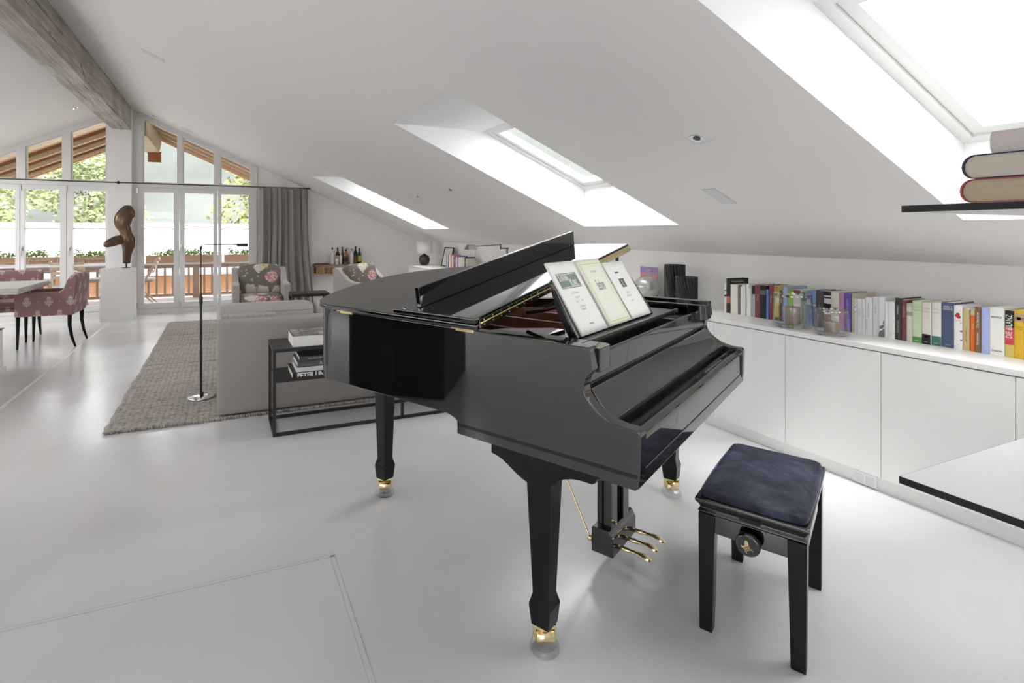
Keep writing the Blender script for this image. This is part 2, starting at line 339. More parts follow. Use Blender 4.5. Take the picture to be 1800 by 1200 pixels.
# ------------------------------------------------------------------ mesh helpers
class MB:
    """collects shapes and links them as ONE mesh object"""
    def __init__(s): s.v = []; s.f = []; s.m = []; s.s = []; s.mi = 0
    def add(s, vs, fs, smooth=False):
        o = len(s.v); s.v += [tuple(p) for p in vs]
        for f in fs: s.f.append(tuple(i + o for i in f)); s.m.append(s.mi); s.s.append(smooth)
        return s
    def box(s, x0, x1, y0, y1, z0, z1):
        return s.add([(x0, y0, z0), (x1, y0, z0), (x1, y1, z0), (x0, y1, z0), (x0, y0, z1), (x1, y0, z1), (x1, y1, z1), (x0, y1, z1)],
                     [(0, 3, 2, 1), (4, 5, 6, 7), (0, 1, 5, 4), (1, 2, 6, 5), (2, 3, 7, 6), (3, 0, 4, 7)])
    def hexa(s, b, t):
        """bottom and top quads (both counter-clockwise from above)"""
        return s.add(list(b) + list(t), [(0, 3, 2, 1), (4, 5, 6, 7), (0, 1, 5, 4), (1, 2, 6, 5), (2, 3, 7, 6), (3, 0, 4, 7)])
    def prism(s, poly, ax, a, b, smooth=False):
        """polygon (two coords) extruded along axis ax from a to b; coordinates in cyclic order of the other axes"""
        def P(p, h): return {'x': (h, p[0], p[1]), 'y': (p[0], h, p[1]), 'z': (p[0], p[1], h)}[ax]
        k = len(poly)
        vs = [P(p, a) for p in poly] + [P(p, b) for p in poly]
        fs = [tuple(range(k)), tuple(range(2 * k - 1, k - 1, -1))]
        s.add(vs, fs)
        o = len(s.v) - 2 * k
        for i in range(k):
            j = (i + 1) % k
            s.f.append((o + i, o + k + i, o + k + j, o + j)); s.m.append(s.mi); s.s.append(smooth)
        return s
    def quad(s, a, b, c, d): return s.add([a, b, c, d], [(0, 1, 2, 3)])
    def cyl(s, p0, p1, r0, r1=None, n=16, caps=True, smooth=True):
        p0, p1 = Vector(p0), Vector(p1); r1 = r0 if r1 is None else r1
        d = (p1 - p0).normalized(); a = d.orthogonal().normalized(); b = d.cross(a)
        vs = []
        for p, r in ((p0, r0), (p1, r1)):
            for i in range(n):
                t = 2 * pi * i / n; vs.append(p + a * (r * cos(t)) + b * (r * sin(t)))
        s.add(vs, [(i, (i + 1) % n, n + (i + 1) % n, n + i) for i in range(n)], smooth)
        if caps: s.add(vs[:n], [tuple(range(n - 1, -1, -1))]); s.add(vs[n:], [tuple(range(n))])
        return s
    def tube(s, pts, r, n=10, smooth=True, caps=True):
        pts = [Vector(p) for p in pts]; rs = r if isinstance(r, (list, tuple)) else [r] * len(pts)
        rings = []; prev = None
        for i, p in enumerate(pts):
            d = (pts[min(i + 1, len(pts) - 1)] - pts[max(i - 1, 0)]).normalized()
            if prev is None: a = d.orthogonal().normalized()
            else: a = (prev - d * prev.dot(d)).normalized()
            prev = a; b = d.cross(a)
            rings.append([p + a * (rs[i] * cos(2 * pi * k / n)) + b * (rs[i] * sin(2 * pi * k / n)) for k in range(n)])
        vs = [q for rg in rings for q in rg]; fs = []
        for i in range(len(pts) - 1):
            for k in range(n):
                fs.append((i * n + k, i * n + (k + 1) % n, (i + 1) * n + (k + 1) % n, (i + 1) * n + k))
        s.add(vs, fs, smooth)
        if caps: s.add(rings[0], [tuple(range(n - 1, -1, -1))]); s.add(rings[-1], [tuple(range(n))])
        return s
    def lathe(s, prof, c=(0, 0, 0), n=32, smooth=True, ax='z'):
        """profile of (radius, height) about a vertical axis at c"""
        vs = []; fs = []; k = len(prof)
        for i in range(n):
            t = 2 * pi * i / n
            for r, z in prof:
                if ax == 'z': vs.append((c[0] + r * cos(t), c[1] + r * sin(t), c[2] + z))
                elif ax == 'y': vs.append((c[0] + r * cos(t), c[1] + z, c[2] + r * sin(t)))
                else: vs.append((c[0] + z, c[1] + r * cos(t), c[2] + r * sin(t)))
        for i in range(n):
            for j in range(k - 1):
                a, b = i * k + j, ((i + 1) % n) * k + j
                fs.append((a, b, b + 1, a + 1) if ax == 'z' else (a, a + 1, b + 1, b))
        return s.add(vs, fs, smooth)
    def sheet(s, fn, nu, nv, smooth=True):
        vs = [fn(i / nu, j / nv) for j in range(nv + 1) for i in range(nu + 1)]
        fs = [(j * (nu + 1) + i, j * (nu + 1) + i + 1, (j + 1) * (nu + 1) + i + 1, (j + 1) * (nu + 1) + i) for j in range(nv) for i in range(nu)]
        return s.add(vs, fs, smooth)
    def build(s, name, mats, parent=None, bevel=0, seg=2, solid=0, sub=0, fix=True, weld=False, loc=None, angle=35):
        me = bpy.data.meshes.new(name); me.from_pydata(s.v, [], s.f)
        mats = mats if isinstance(mats, (list, tuple)) else [mats]
        for m in mats: me.materials.append(m)
        me.polygons.foreach_set('material_index', s.m); me.polygons.foreach_set('use_smooth', s.s)
        bm = bmesh.new(); bm.from_mesh(me)
        if weld: bmesh.ops.remove_doubles(bm, verts=bm.verts, dist=1e-5)
        if fix: bmesh.ops.recalc_face_normals(bm, faces=bm.faces)
        bm.to_mesh(me); bm.free(); me.update()
        ob = bpy.data.objects.new(name, me); COL.objects.link(ob)
        if parent is not None: ob.parent = parent
        if loc is not None: ob.location = loc
        if solid:
            q = ob.modifiers.new('thickness', 'SOLIDIFY'); q.thickness = solid; q.offset = 0
        if sub:
            q = ob.modifiers.new('smooth', 'SUBSURF'); q.levels = sub; q.render_levels = sub
        if bevel:
            q = ob.modifiers.new('edge', 'BEVEL'); q.width = bevel; q.segments = seg; q.limit_method = 'ANGLE'; q.angle_limit = radians(angle); q.harden_normals = False
            for pl in me.polygons: pl.use_smooth = True
            w = ob.modifiers.new('normals', 'WEIGHTED_NORMAL'); w.keep_sharp = True
        return ob

def tag(o, label=None, cat=None, group=None, kind=None):
    if label: o['label'] = label
    if cat: o['category'] = cat
    if group: o['group'] = group
    if kind: o['kind'] = kind
    return o
def thing(name, label, cat, loc=(0, 0, 0), rz=0, group=None):
    e = bpy.data.objects.new(name, None); COL.objects.link(e); e.empty_display_size = .1
    e.location = loc; e.rotation_euler = (0, 0, rz)
    return tag(e, label, cat, group)
def struct(o, label=None): o['kind'] = 'structure'; return tag(o, label) if label else o
def copy_tree(src, parent=None):
    c = src.copy(); COL.objects.link(c)
    if parent is not None: c.parent = parent
    for ch in list(src.children): copy_tree(ch, c)
    return c
def softbox(x0, x1, y0, y1, z0, z1, r=.04, puff=.0, seg=4):
    """rounded cushion block: a subdivided box pushed to a superellipsoid-like softness"""
    m = MB(); N = 8
    cx, cy, cz = (x0 + x1) / 2, (y0 + y1) / 2, (z0 + z1) / 2; hx, hy, hz = (x1 - x0) / 2, (y1 - y0) / 2, (z1 - z0) / 2
    def rp(p):
        q = [abs(p[0]) * hx, abs(p[1]) * hy, abs(p[2]) * hz]; h = (hx, hy, hz)
        inn = [max(0, hh - r) for hh in h]
        d = Vector([max(0, q[i] - inn[i]) for i in range(3)])
        b = Vector([min(q[i], inn[i]) for i in range(3)])
        if d.length > 1e-9:
            k = max(d); d = d * (k / d.length) if d.length > r * .999 or True else d
        out = b + d
        out = [out[i] * (1 if p[i] >= 0 else -1) for i in range(3)]
        if puff:
            w = (1 - (p[0]) ** 2) * (1 - (p[1]) ** 2) if abs(p[2]) > .99 else 0
            w2 = (1 - p[0] ** 2) * (1 - p[2] ** 2) if abs(p[1]) > .99 else 0
            w3 = (1 - p[1] ** 2) * (1 - p[2] ** 2) if abs(p[0]) > .99 else 0
            out[2] += puff * w * (1 if p[2] > 0 else -1); out[1] += puff * .6 * w2 * (1 if p[1] > 0 else -1); out[0] += puff * .4 * w3 * (1 if p[0] > 0 else -1)
        return (cx + out[0], cy + out[1], cz + out[2])
    T = [-1, -.96, -.86, -.6, -.2, .2, .6, .86, .96, 1]
    for ax in range(3):
        for sg in (-1, 1):
            vs = []
            for a in T:
                for b in T:
                    p = [0, 0, 0]; p[ax] = sg; p[(ax + 1) % 3] = a; p[(ax + 2) % 3] = b
                    vs.append(rp(p))
            k = len(T); fs = [(i * k + j, (i + 1) * k + j, (i + 1) * k + j + 1, i * k + j + 1) for i in range(k - 1) for j in range(k - 1)]
            m.add(vs, fs, True)
    return m

def text(body, name, mt, parent, size, M, align='LEFT', squeeze=1.0, extrude=.0004, font_shear=0, bold=0.0, spacing=1.0, maxw=None):
    """lettering as a mesh part; M is the local matrix (x along the line, y up, z out of the surface)"""
    c = bpy.data.curves.new(name, 'FONT'); c.body = body; c.size = size; c.align_x = align; c.align_y = 'CENTER'
    c.extrude = extrude; c.offset = bold; c.shear = font_shear; c.space_character = spacing; c.resolution_u = 3
    t = bpy.data.objects.new(name, c); COL.objects.link(t)
    bpy.context.view_layer.update()
    me = bpy.data.meshes.new_from_object(t.evaluated_get(bpy.context.evaluated_depsgraph_get()))
    bpy.data.objects.remove(t); bpy.data.curves.remove(c)
    if maxw and len(me.vertices):
        xs = [v.co.x for v in me.vertices]; wd = max(xs) - min(xs)
        if wd > maxw: squeeze *= maxw / wd
    me.transform(Matrix.Diagonal((squeeze, 1, 1, 1)))
    me.materials.clear(); me.materials.append(mt)
    ob = bpy.data.objects.new(name, me); COL.objects.link(ob); ob.parent = parent; ob.matrix_local = M
    return ob
def frame_mat(o, x, y):
    x = Vector(x).normalized(); y = Vector(y).normalized(); z = x.cross(y)
    return Matrix(((x.x, y.x, z.x, o[0]), (x.y, y.y, z.y, o[1]), (x.z, y.z, z.z, o[2]), (0, 0, 0, 1)))
# ------------------------------------------------------------------ room shell
fl = MB(); fl.box(XL - .2, XW + .2, YB - .2, YE + .02, -.15, 0)
struct(fl.build('floor', M_FLOOR), 'pale grey poured floor with a soft polish')
M_GROOVE = mat('floor channel line', (.50, .495, .49), .5)
M_STRIP = mat('light floor strip', (.80, .80, .80), .3)
tn = [0]
def trim(mb, mts, label, **k):
    tn[0] += 1
    return struct(mb.build('trim_%d' % tn[0], mts, **k), label)
def groove(p, q, w):
    m = MB(); d = (Vector(q) - Vector(p)).normalized(); a = Vector((-d.y, d.x, 0))
    def strip(o, hw, z):
        c = [Vector(p) + a * (o - hw), Vector(q) + a * (o - hw), Vector(q) + a * (o + hw), Vector(p) + a * (o + hw)]
        m.hexa([(v.x, v.y, -.004) for v in c], [(v.x, v.y, z) for v in c])
    m.mi = 0; strip(0, w / 2, .0006)
    m.mi = 1; strip(-w / 2, .0011, .0009); strip(w / 2, .0011, .0009)
    return m
trim(groove((-4.2, 2.27, 0), (.425, 2.192, 0), .016), [M_FLOOR, M_GROOVE], 'cable channel cover line across the floor')
trim(groove((.418, 2.192, 0), (.375, -1.0, 0), .018), [M_FLOOR, M_GROOVE], 'cable channel cover line running towards the viewer')
m = MB(); m.box(-1.575, -1.545, 2.4, 9.24, -.004, .0012); trim(m, M_STRIP, 'thin light strip let into the floor beside the dining area')

# sloping ceiling with roof-window openings
def slope(holes, z, x_in, x_out):
    m = MB()
    xs = sorted({x_in, x_out} | {h[0] for h in holes} | {h[1] for h in holes})
    ys = sorted({YB - .2, YE + .2} | {h[2] for h in holes} | {h[3] for h in holes})
    for i in range(len(xs) - 1):
        for j in range(len(ys) - 1):
            cx, cy = (xs[i] + xs[i + 1]) / 2, (ys[j] + ys[j + 1]) / 2
            if any(h[0] < cx < h[1] and h[2] < cy < h[3] for h in holes): continue
            a, b, c, d = xs[i], xs[i + 1], ys[j], ys[j + 1]
            m.quad((a, c, z(a)), (b, c, z(b)), (b, d, z(b)), (a, d, z(a)))
    return m
ce = slope(SKY, zr_, XR, XW + .2)
ce.v and ce
cl_ = slope(SKYL_ADDED, zl_, XL - .2, XR)
ce.add(cl_.v, cl_.f)
ceo = ce.build('ceiling', M_CEIL, fix=False, weld=True)
struct(ceo, 'white sloping attic ceiling')
wn = [0]
def skylight(x0, x1, y0, y1, right=True):
    wn[0] += 1
    z = zr_ if right else zl_; K = KR if right else -KL
    root = thing('window_%d' % wn[0], 'roof window in a deep white splayed recess', None, ((x0 + x1) / 2, (y0 + y1) / 2, z((x0 + x1) / 2)))
    root['kind'] = 'structure'
    off = -Vector(root.location)
    m = MB()
    if right:
        hi, lo = x0, x1
    else: hi, lo = x1, x0
    za, zb = z(hi), z(lo)
    xa = hi + TV / KR * .82 if right else hi - .5
    zt = za + (.0 if right else .0)
    tv_hi = za - z(xa)            # so that the soffit is level
    A = (hi, za); B = (lo, zb); Cc = (lo, zb + tv_hi); D = (xa, za)
    for y in (y0, y1): m.add([(p[0], y, p[1]) for p in (A, B, Cc, D)], [(0, 1, 2, 3)])
    m.quad((A[0], y0, A[1]), (A[0], y1, A[1]), (D[0], y1, D[1]), (D[0], y0, D[1]))
    m.quad((B[0], y0, B[1]), (B[0], y1, B[1]), (Cc[0], y1, Cc[1]), (Cc[0], y0, Cc[1]))
    r = m.build('reveal', M_REVEAL, root); r.location = off
    # frame and sash on the roof plane
    ux = Vector((Cc[0] - D[0], 0, Cc[1] - D[1])); L = ux.length; ux.normalize(); up = Vector((-ux.z, 0, ux.x)); up = up if up.z > 0 else -up
    O = Vector((D[0], 0, D[1]))
    def ring(m, w0, w1, h0, h1):
        def bar(s0, s1, ya, yb):
            b = [O + ux * s0 + up * h0, O + ux * s1 + up * h0]; t = [O + ux * s0 + up * h1, O + ux * s1 + up * h1]
            m.hexa([(b[0].x, ya, b[0].z), (b[1].x, ya, b[1].z), (b[1].x, yb, b[1].z), (b[0].x, yb, b[0].z)], [(t[0].x, ya, t[0].z), (t[1].x, ya, t[1].z), (t[1].x, yb, t[1].z), (t[0].x, yb, t[0].z)])
        bar(w0, w1, y0 + w0, y1 - w0); bar(L - w1, L - w0, y0 + w0, y1 - w0)
        bar(w1, L - w1, y0 + w0, y0 + w1); bar(w1, L - w1, y1 - w1, y1 - w0)
    m = MB(); ring(m, -.04, .05, 0, .09); f = m.build('frame', M_FRAME, root); f.location = off
    m = MB(); ring(m, .052, .105, .012, .07); f = m.build('sash', M_FRAME, root); f.location = off
    m = MB(); w = .10
    c = [O + ux * w + up * .04, O + ux * (L - w) + up * .04]
    m.quad((c[0].x, y0 + w, c[0].z), (c[1].x, y0 + w, c[1].z), (c[1].x, y1 - w, c[1].z), (c[0].x, y1 - w, c[0].z))
    f = m.build('pane', M_PANE, root); f.location = off
for s in SKY: skylight(*s)
for s in SKYL_ADDED: skylight(*s, right=False)

# walls
m = MB()
m.prism([(.56, 0), (XW + .2, 0), (XW + .2, zr_(XW + .2)), (.56, zr_(.56))], 'y', YE, YE + .2)
m.prism([(XL - .2, 0), (-3.47, 0), (-3.47, zl_(-3.47)), (XL - .2, zl_(XL - .2))], 'y', YE, YE + .2)
m.box(-1.66, -1.31, YE, YE + .2, 0, 3.36)
struct(m.build('wall_end', M_WALL), 'white gable wall')
m = MB(); m.box(XW, XW + .2, YB, YE, 0, ZK + .01)
struct(m.build('wall_right', M_WALL), 'low white knee wall under the slope')
m = MB(); m.box(XL - .2, XL, YB, YE, 0, ZKL + .01)
struct(m.build('wall_left', M_WALL), 'white knee wall on the dining side')
m = MB(); m.prism([(-1.7, 0), (XW + .2, 0), (XW + .2, zr_(XW + .2)), (XR, ZR), (-1.7, zl_(-1.7))], 'y', YB - .2, YB); m.prism([(XL - .2, 0), (-4.5, 0), (-4.5, zl_(-4.5)), (XL - .2, zl_(XL - .2))], 'y', YB - .2, YB)
m.box(-4.5, -1.7, YB - .2, YB, 0, .4); m.prism([(-4.5, 2.2), (-1.7, 2.2), (-1.7, zl_(-1.7)), (-4.5, zl_(-4.5) if zl_(-4.5) > 2.2 else 2.2)], 'y', YB - .2, YB)
struct(m.build('wall_back', M_WALL), 'white wall behind the viewer')
wn[0] += 1
rt = thing('window_%d' % wn[0], 'unseen window added in the wall behind the viewer for daylight', None, (-3.1, YB - .1, 0)); rt['kind'] = 'structure'  # added out of view to fill the room with daylight
m = MB()
for x in (-1.36, 0, 1.36): m.box(x - .04, x + .04, -.04, .04, .4, 1.9)
m.box(-1.4, 1.4, -.045, .045, .4, .46); m.box(-1.4, 1.4, -.045, .045, 1.84, 1.9); m.build('frame', M_FRAME, rt)
m = MB(); m.quad((-1.4, 0, .4), (1.4, 0, .4), (1.4, 0, 1.9), (-1.4, 0, 1.9)); m.build('pane', M_PANE, rt)

# white pillar under the ridge beam
m = MB(); m.box(-1.70, -1.365, 9.84, YE - .001, 0, 3.37)
struct(m.build('wall_pillar', M_WALL, bevel=.004), 'white pillar carrying the ridge beam')

# ridge beam of old timber, upper and lower timbers with a scarf joint
bm_ = thing('ridge_beam', 'limewashed old timber ridge beam under the ceiling', 'beam', (-1.55, 5.5, 3.0)); bm_['kind'] = 'structure'
def beamseg(y0, y1, z0, z1, dx=0, nseg=14, wob=.006, cut0=0, cut1=0):
    """y-long timber following the slight skew, with wavering hand-hewn arrises; ends may be cut on the slant"""
    m = MB(); rings = []
    for i in range(nseg + 1):
        t = i / nseg
        def pt(side, z, cut):
            y = y0 + (y1 - y0) * t + (cut0 * (1 - t) + cut1 * t) * cut
            xl = -1.722 + (y - 2) * .0107; xr = -1.452 + (y - 2) * .0102
            w = (random.random() - .5) * 2 * wob
            return ((xl if side < 0 else xr) + dx * side + w, y, z + (random.random() - .5) * wob)
        rings.append([pt(-1, z0, 0), pt(1, z0, 0), pt(1, z1, 1), pt(-1, z1, 1)])
    vs = [p for r in rings for p in r]; fs = []
    for i in range(nseg):
        for k in range(4):
            fs.append((i * 4 + k, i * 4 + (k + 1) % 4, (i + 1) * 4 + (k + 1) % 4, (i + 1) * 4 + k))
    fs += [(3, 2, 1, 0), tuple(nseg * 4 + k for k in range(4))]
    m.add(vs, fs); return m
for nm, args in (('lower_timber', (YB, 6.95, 3.0, 3.155, 0, 20, .007, 0, -.25)), ('lower_timber', (6.98, 9.84, 3.0, 3.155, .001, 10, .006, -.25, 0)), ('upper_timber', (YB, 9.84, 3.159, 3.47, -.006, 26, .007))):
    o_ = beamseg(*args).build(nm, M_BEAM, bm_, bevel=.006); o_.location = (1.55, -5.5, -3.0)

# gable glazing: upper panes following the slope
def ringprism(outer, inner, y0, y1):
    m = MB(); k = len(outer)
    vs = [(p[0], y, p[1]) for y in (y0, y1) for P in (outer, inner) for p in P]
    fs = []
    for i in range(k):
        j = (i + 1) % k
        fs += [(i, j, k + j, k + i), (2 * k + i, 3 * k + i, 3 * k + j, 2 * k + j), (k + i, k + j, 3 * k + j, 3 * k + i), (i, 2 * k + i, 2 * k + j, j)]
    return m.add(vs, fs)
UP = [(-1.31, -.665, -1.225, -.70), (-.665, -.085, -.63, -.125), (-.085, .56, -.04, .465),
      (-2.27, -1.66, -2.215, -1.73), (-2.865, -2.27, -2.795, -2.32), (-3.47, -2.865, -3.39, -2.90)]
for (a, b, ga, gb) in UP:
    wn[0] += 1
    rt = thing('window_%d' % wn[0], 'sloped upper pane of the gable glazing', None, ((a + b) / 2, YE + .04, 2.1)); rt['kind'] = 'structure'
    d = .085
    out = [(a, 2.085), (b, 2.085), (b, zc(b)), (a, zc(a))]; inn = [(ga, 2.165), (gb, 2.165), (gb, zc(gb) - d), (ga, zc(ga) - d)]
    f = ringprism(out, inn, YE - .03, YE + .07).build('frame', M_FRAME, rt); f.location = -Vector(rt.location)
    i2 = [(ga + .018, 2.18), (gb - .018, 2.18), (gb - .018, zc(gb - .018) - d - .02), (ga + .018, zc(ga + .018) - d - .02)]
    f = ringprism(inn, i2, YE, YE + .05).build('sash', M_FRAME, rt); f.location = -Vector(rt.location)
    m = MB(); m.add([(p[0], YE + .035, p[1]) for p in inn], [(0, 1, 2, 3)]); f = m.build('pane', M_PANE, rt); f.location = -Vector(rt.location)
# balcony doors
DR = [(-1.31, -.68, -1.205, -.765, 0), (-.68, -.085, -.60, -.155, 1), (-.085, .56, -.025, .42, 2),
      (-2.27, -1.66, -2.19, -1.75, 3), (-2.865, -2.27, -2.81, -2.36, 4), (-3.47, -2.865, -3.38, -2.925, 5)]
M_HANDLE = mat('brushed steel', (.55, .55, .55), .3, 1.0)
for (a, b, ga, gb, k) in DR:
    rt = thing('door_%d' % (k + 1), 'white glazed balcony door leaf', None, ((a + b) / 2, YE, 0)); rt['kind'] = 'structure'
    off = Vector((-(a + b) / 2, -YE, 0))
    def put(mb, nm, mt, **kw):
        f = mb.build(nm, mt, rt, **kw); f.location = off; return f
    put(ringprism([(a + .004, .075), (b - .004, .075), (b - .004, 2.083), (a + .004, 2.083)], [(ga, .17), (gb, .17), (gb, 2.01), (ga, 2.01)], YE - .02, YE + .06), 'frame', M_FRAME)
    m = MB()
    for z in (1.40, .81): m.box(ga, gb, YE, YE + .045, z - .013, z + .013)
    put(m, 'muntin', M_FRAME)
    m = MB(); m.box(a, b, YE - .035, YE + .1, 0, .07); put(m, 'threshold', M_FRAME)
    m = MB(); m.quad((ga, YE + .025, .17), (gb, YE + .025, .17), (gb, YE + .025, 2.01), (ga, YE + .025, 2.01)); put(m, 'pane', M_PANE)
    if k in (1, 2, 3, 4):
        hx = {1: -.655, 2: -.06, 3: -2.232, 4: -2.84}[k]
        m = MB(); m.cyl((hx, YE - .02, 1.10), (hx, YE - .06, 1.10), .013); m.tube([(hx, YE - .055, 1.105), (hx, YE - .06, 1.09), (hx, YE - .06, .97)], .0085); m.box(hx - .014, hx + .014, YE - .026, YE - .02, 1.06, 1.14)
        put(m, 'handle', M_HANDLE)
    m = MB()
    hx2 = a + .01 if k != 3 else a + .0
    for z in (.13, 2.03): m.box(hx2 - .008, hx2 + .008, YE - .034, YE - .018, z - .045, z + .045)
    put(m, 'hinge', M_HANDLE)
# outline of a flush panel in the gable wall beside the curtain
m = MB()
for (x0, x1, z0, z1) in ((1.497, 1.502, .0, 1.76), (1.25, 1.50, 1.756, 1.761)): m.box(x0, x1, YE - .0015, YE + .01, z0, z1)
trim(m, mat('panel gap', (.45, .44, .42), .8), 'thin joint of a flush panel in the gable wall')

# ceiling fittings: downlights and flush speaker panels
th = math.atan(KR)
def on_slope(x, y, right=True):
    a = math.atan(KR) if right else -math.atan(KL)
    e = Matrix.Translation((x, y, zr_(x) if right else zl_(x))) @ Matrix.Rotation(a, 4, 'Y')
    return e
def downlight(x, y, label, right=True, s=1.0):
    t = thing('downlight', label, 'ceiling light', group='recessed downlights')
    t.matrix_world = on_slope(x, y, right)
    m = MB(); h = .048 * s
    m.box(-h, h, -h, h, -.003, .001); f = m.build('bezel', M_PLASTIC, t)
    m = MB(); m.lathe([(.034 * s, -.0032), (.036 * s, -.0055), (.033 * s, -.0045), (.024 * s, -.0036), (0, -.0034)], n=24); m.build('ring', M_CHROME, t)
    m = MB(); m.cyl((0, 0, -.0062), (0, 0, -.0034), .018 * s, n=20); m.build('lamp', mat('dark lamp insert', (.03, .03, .03), .3), t)
    m = MB(); m.box(-h - .002, h + .002, h, h + .002, -.0022, .001); m.box(h, h + .002, -h, h, -.0022, .001); m.build('joint', M_GAP, t)
downlight(2.195, 1.945, 'square downlight with chrome ring above the keyboard end of the piano', s=1.0)
downlight(2.234, 5.144, 'square downlight between the middle and far roof windows, nearer one')
downlight(2.244, 6.206, 'small downlight just this side of the far roof window')
downlight(2.284, 9.282, 'small downlight below the far roof window, near the gable wall')
downlight(-1.961, 9.08, 'round downlight on the dining side of the ridge beam', right=False)
downlight(-1.03, 9.63, 'small downlight close to the top of the right gable glazing')
def panel(x, y, sx_, sy_, label, right=True):
    t = thing('speaker_panel', label, 'speaker', group='flush ceiling speakers')
    t.matrix_world = on_slope(x, y, right)
    m = MB(); m.box(-sx_ / 2, sx_ / 2, -sy_ / 2, sy_ / 2, -.0025, .001); m.build('grille', mat('speaker cloth', (.74, .74, .75), .8), t)
    m = MB(); w = .003
    m.box(-sx_ / 2 - w, sx_ / 2 + w, sy_ / 2, sy_ / 2 + w, -.002, .001); m.box(-sx_ / 2 - w, -sx_ / 2, -sy_ / 2, sy_ / 2, -.002, .001)
    m.box(sx_ / 2, sx_ / 2 + w, -sy_ / 2, sy_ / 2, -.002, .001); m.box(-sx_ / 2 - w, sx_ / 2 + w, -sy_ / 2 - w, -sy_ / 2, -.002, .001)
    m.build('joint', mat('panel joint grey', (.5, .49, .48), .8), t)
panel(2.78, 2.30, .20, .085, 'flush rectangular speaker panel low on the slope near the downlight')
panel(-.62, 5.78, .20, .10, 'flush rectangular speaker panel high on the slope beside the ridge beam')
panel(-.53, 9.52, .18, .08, 'flush rectangular speaker panel above the right gable glazing')
panel(2.84, 9.18, .18, .08, 'flush rectangular speaker panel beyond the far roof window')

# curtain rod and curtain
t = thing('curtain_rod', 'thin dark steel curtain rod across the gable glazing', 'curtain rod', (-1.53, 9.72, 2.135))
m = MB(); m.cyl((-2.6, 0, 0), (2.95, 0, 0), .009, n=10); m.build('rod', M_STEEL, t)
m = MB(); m.cyl((0, .115, 0), (0, -.008, 0), .006, n=10); m.lathe([(0, -.012), (.020, -.012), (.024, -.006), (.020, .012), (.0, .014)], ax='y', n=18); m.build('bracket', M_STEEL, t)
m = MB(); m.cyl((2.95, 0, 0), (2.985, 0, 0), .014, n=12); m.build('finial', M_STEEL, t)

t = thing('curtain', 'charcoal grey linen curtain gathered at the end of the rod', 'curtain', (1.0, 9.72, 0))
rnd = random.Random(3); ph = [rnd.random() * 6 for _ in range(6)]
def cur(u, v):
    z = 2.121 * (1 - v) + .012 * v
    w = .415 + .03 * v + .045 * v * v
    fold = sin(u * 52 + ph[0] + .8 * sin(u * 9 + ph[1])) * (.042 + .030 * v) + .026 * sin(u * 23 + ph[2] + v * 1.5) * (.3 + .7 * v) + .013 * sin(u * 95 + ph[3])
    x = -w + 2 * w * u + .016 * sin(u * 104 + 2 * ph[0] + 1.6 * sin(u * 9 + ph[1])) + .025 * v * v
    if v < .035: fold *= .75; 
    x += .02 * sin(v * 5 + u * 3) * v
    return (x, fold, z)
m = MB(); m.sheet(cur, 260, 40); c_ = m.build('cloth', M_CURTAIN, t, fix=False, solid=.004)
for i in range(14):
    x = -.395 + i * .79 / 13; m = MB(); m.lathe([(.012, -.004), (.016, 0), (.012, .004)], (x, 0, 2.135), n=10, ax='x'); m.build('curtain_ring', M_STEEL, t)
# ------------------------------------------------------------------ grand piano (local frame: x along the keyboard, y towards the tail)
PL = (.989, 1.257, 0); PR = radians(27.2)
pno = thing('grand_piano', 'glossy black baby grand piano with its lid ajar and closed keyboard cover', 'piano', PL, PR)
WD = 1.402; ZT = 1.0; ZB = .690
left_prof = [(0, ZT), (1.20, ZT), (1.20, ZB), (.555, ZB), (.535, .688), (.518, .683), (.506, .677), (.497, .672), (.497, .652), (-.146, .652), (-.148, .672), (-.150, .772), (-.147, .782), (-.141, .788), (-.125, .7895), (-.101, .790), (-.075, .795), (-.05, .803), (-.02, .822), (.0, .840), (.014, .860), (.018, .881), (.014, .902), (.004, .918), (-.004, .924), (-.008, .936)]
right_prof = [(0, ZT), (.42, ZT), (.42, ZB), (.40, .652)] + left_prof[9:]
m = MB()
m.prism(left_prof, 'x', 0, .048); m.prism(right_prof, 'x', WD - .048, WD)
# curved rim from the spine round the tail to the bentside
ctrl = [(0, 1.19), (.003, 1.24), (.020, 1.288), (.058, 1.328), (.118, 1.356), (.20, 1.373), (.30, 1.378), (.394, 1.374), (.475, 1.352), (.554, 1.315), (.63, 1.262), (.695, 1.195), (.752, 1.125), (.80, 1.048), (.84, .96), (.875, .872), (.915, .79), (.965, .715), (1.03, .655), (1.11, .61), (1.20, .575), (1.29, .54), (1.355, .495), (1.392, .44), (1.402, .38)]
def catmull(P, n=4, closed=False):
    out = []
    for i in range(len(P) - 1):
        p0, p1, p2, p3 = P[max(i - 1, 0)], P[i], P[i + 1], P[min(i + 2, len(P) - 1)]
        for k in range(n):
            t = k / n
            out.append(tuple(.5 * ((2 * p1[j]) + (-p0[j] + p2[j]) * t + (2 * p0[j] - 5 * p1[j] + 4 * p2[j] - p3[j]) * t * t + (-p0[j] + 3 * p1[j] - 3 * p2[j] + p3[j]) * t ** 3) for j in range(len(p1))))
    out.append(tuple(P[-1])); return out
rim = catmull(ctrl, 4)
def offset(P, d):
    out = []
    for i, p in enumerate(P):
        a = Vector(P[max(i - 1, 0)]); b = Vector(P[min(i + 1, len(P) - 1)]); t = (b - a).normalized()
        out.append((p[0] + t.y * d, p[1] - t.x * d))
    return out
rin = offset(rim, .048)
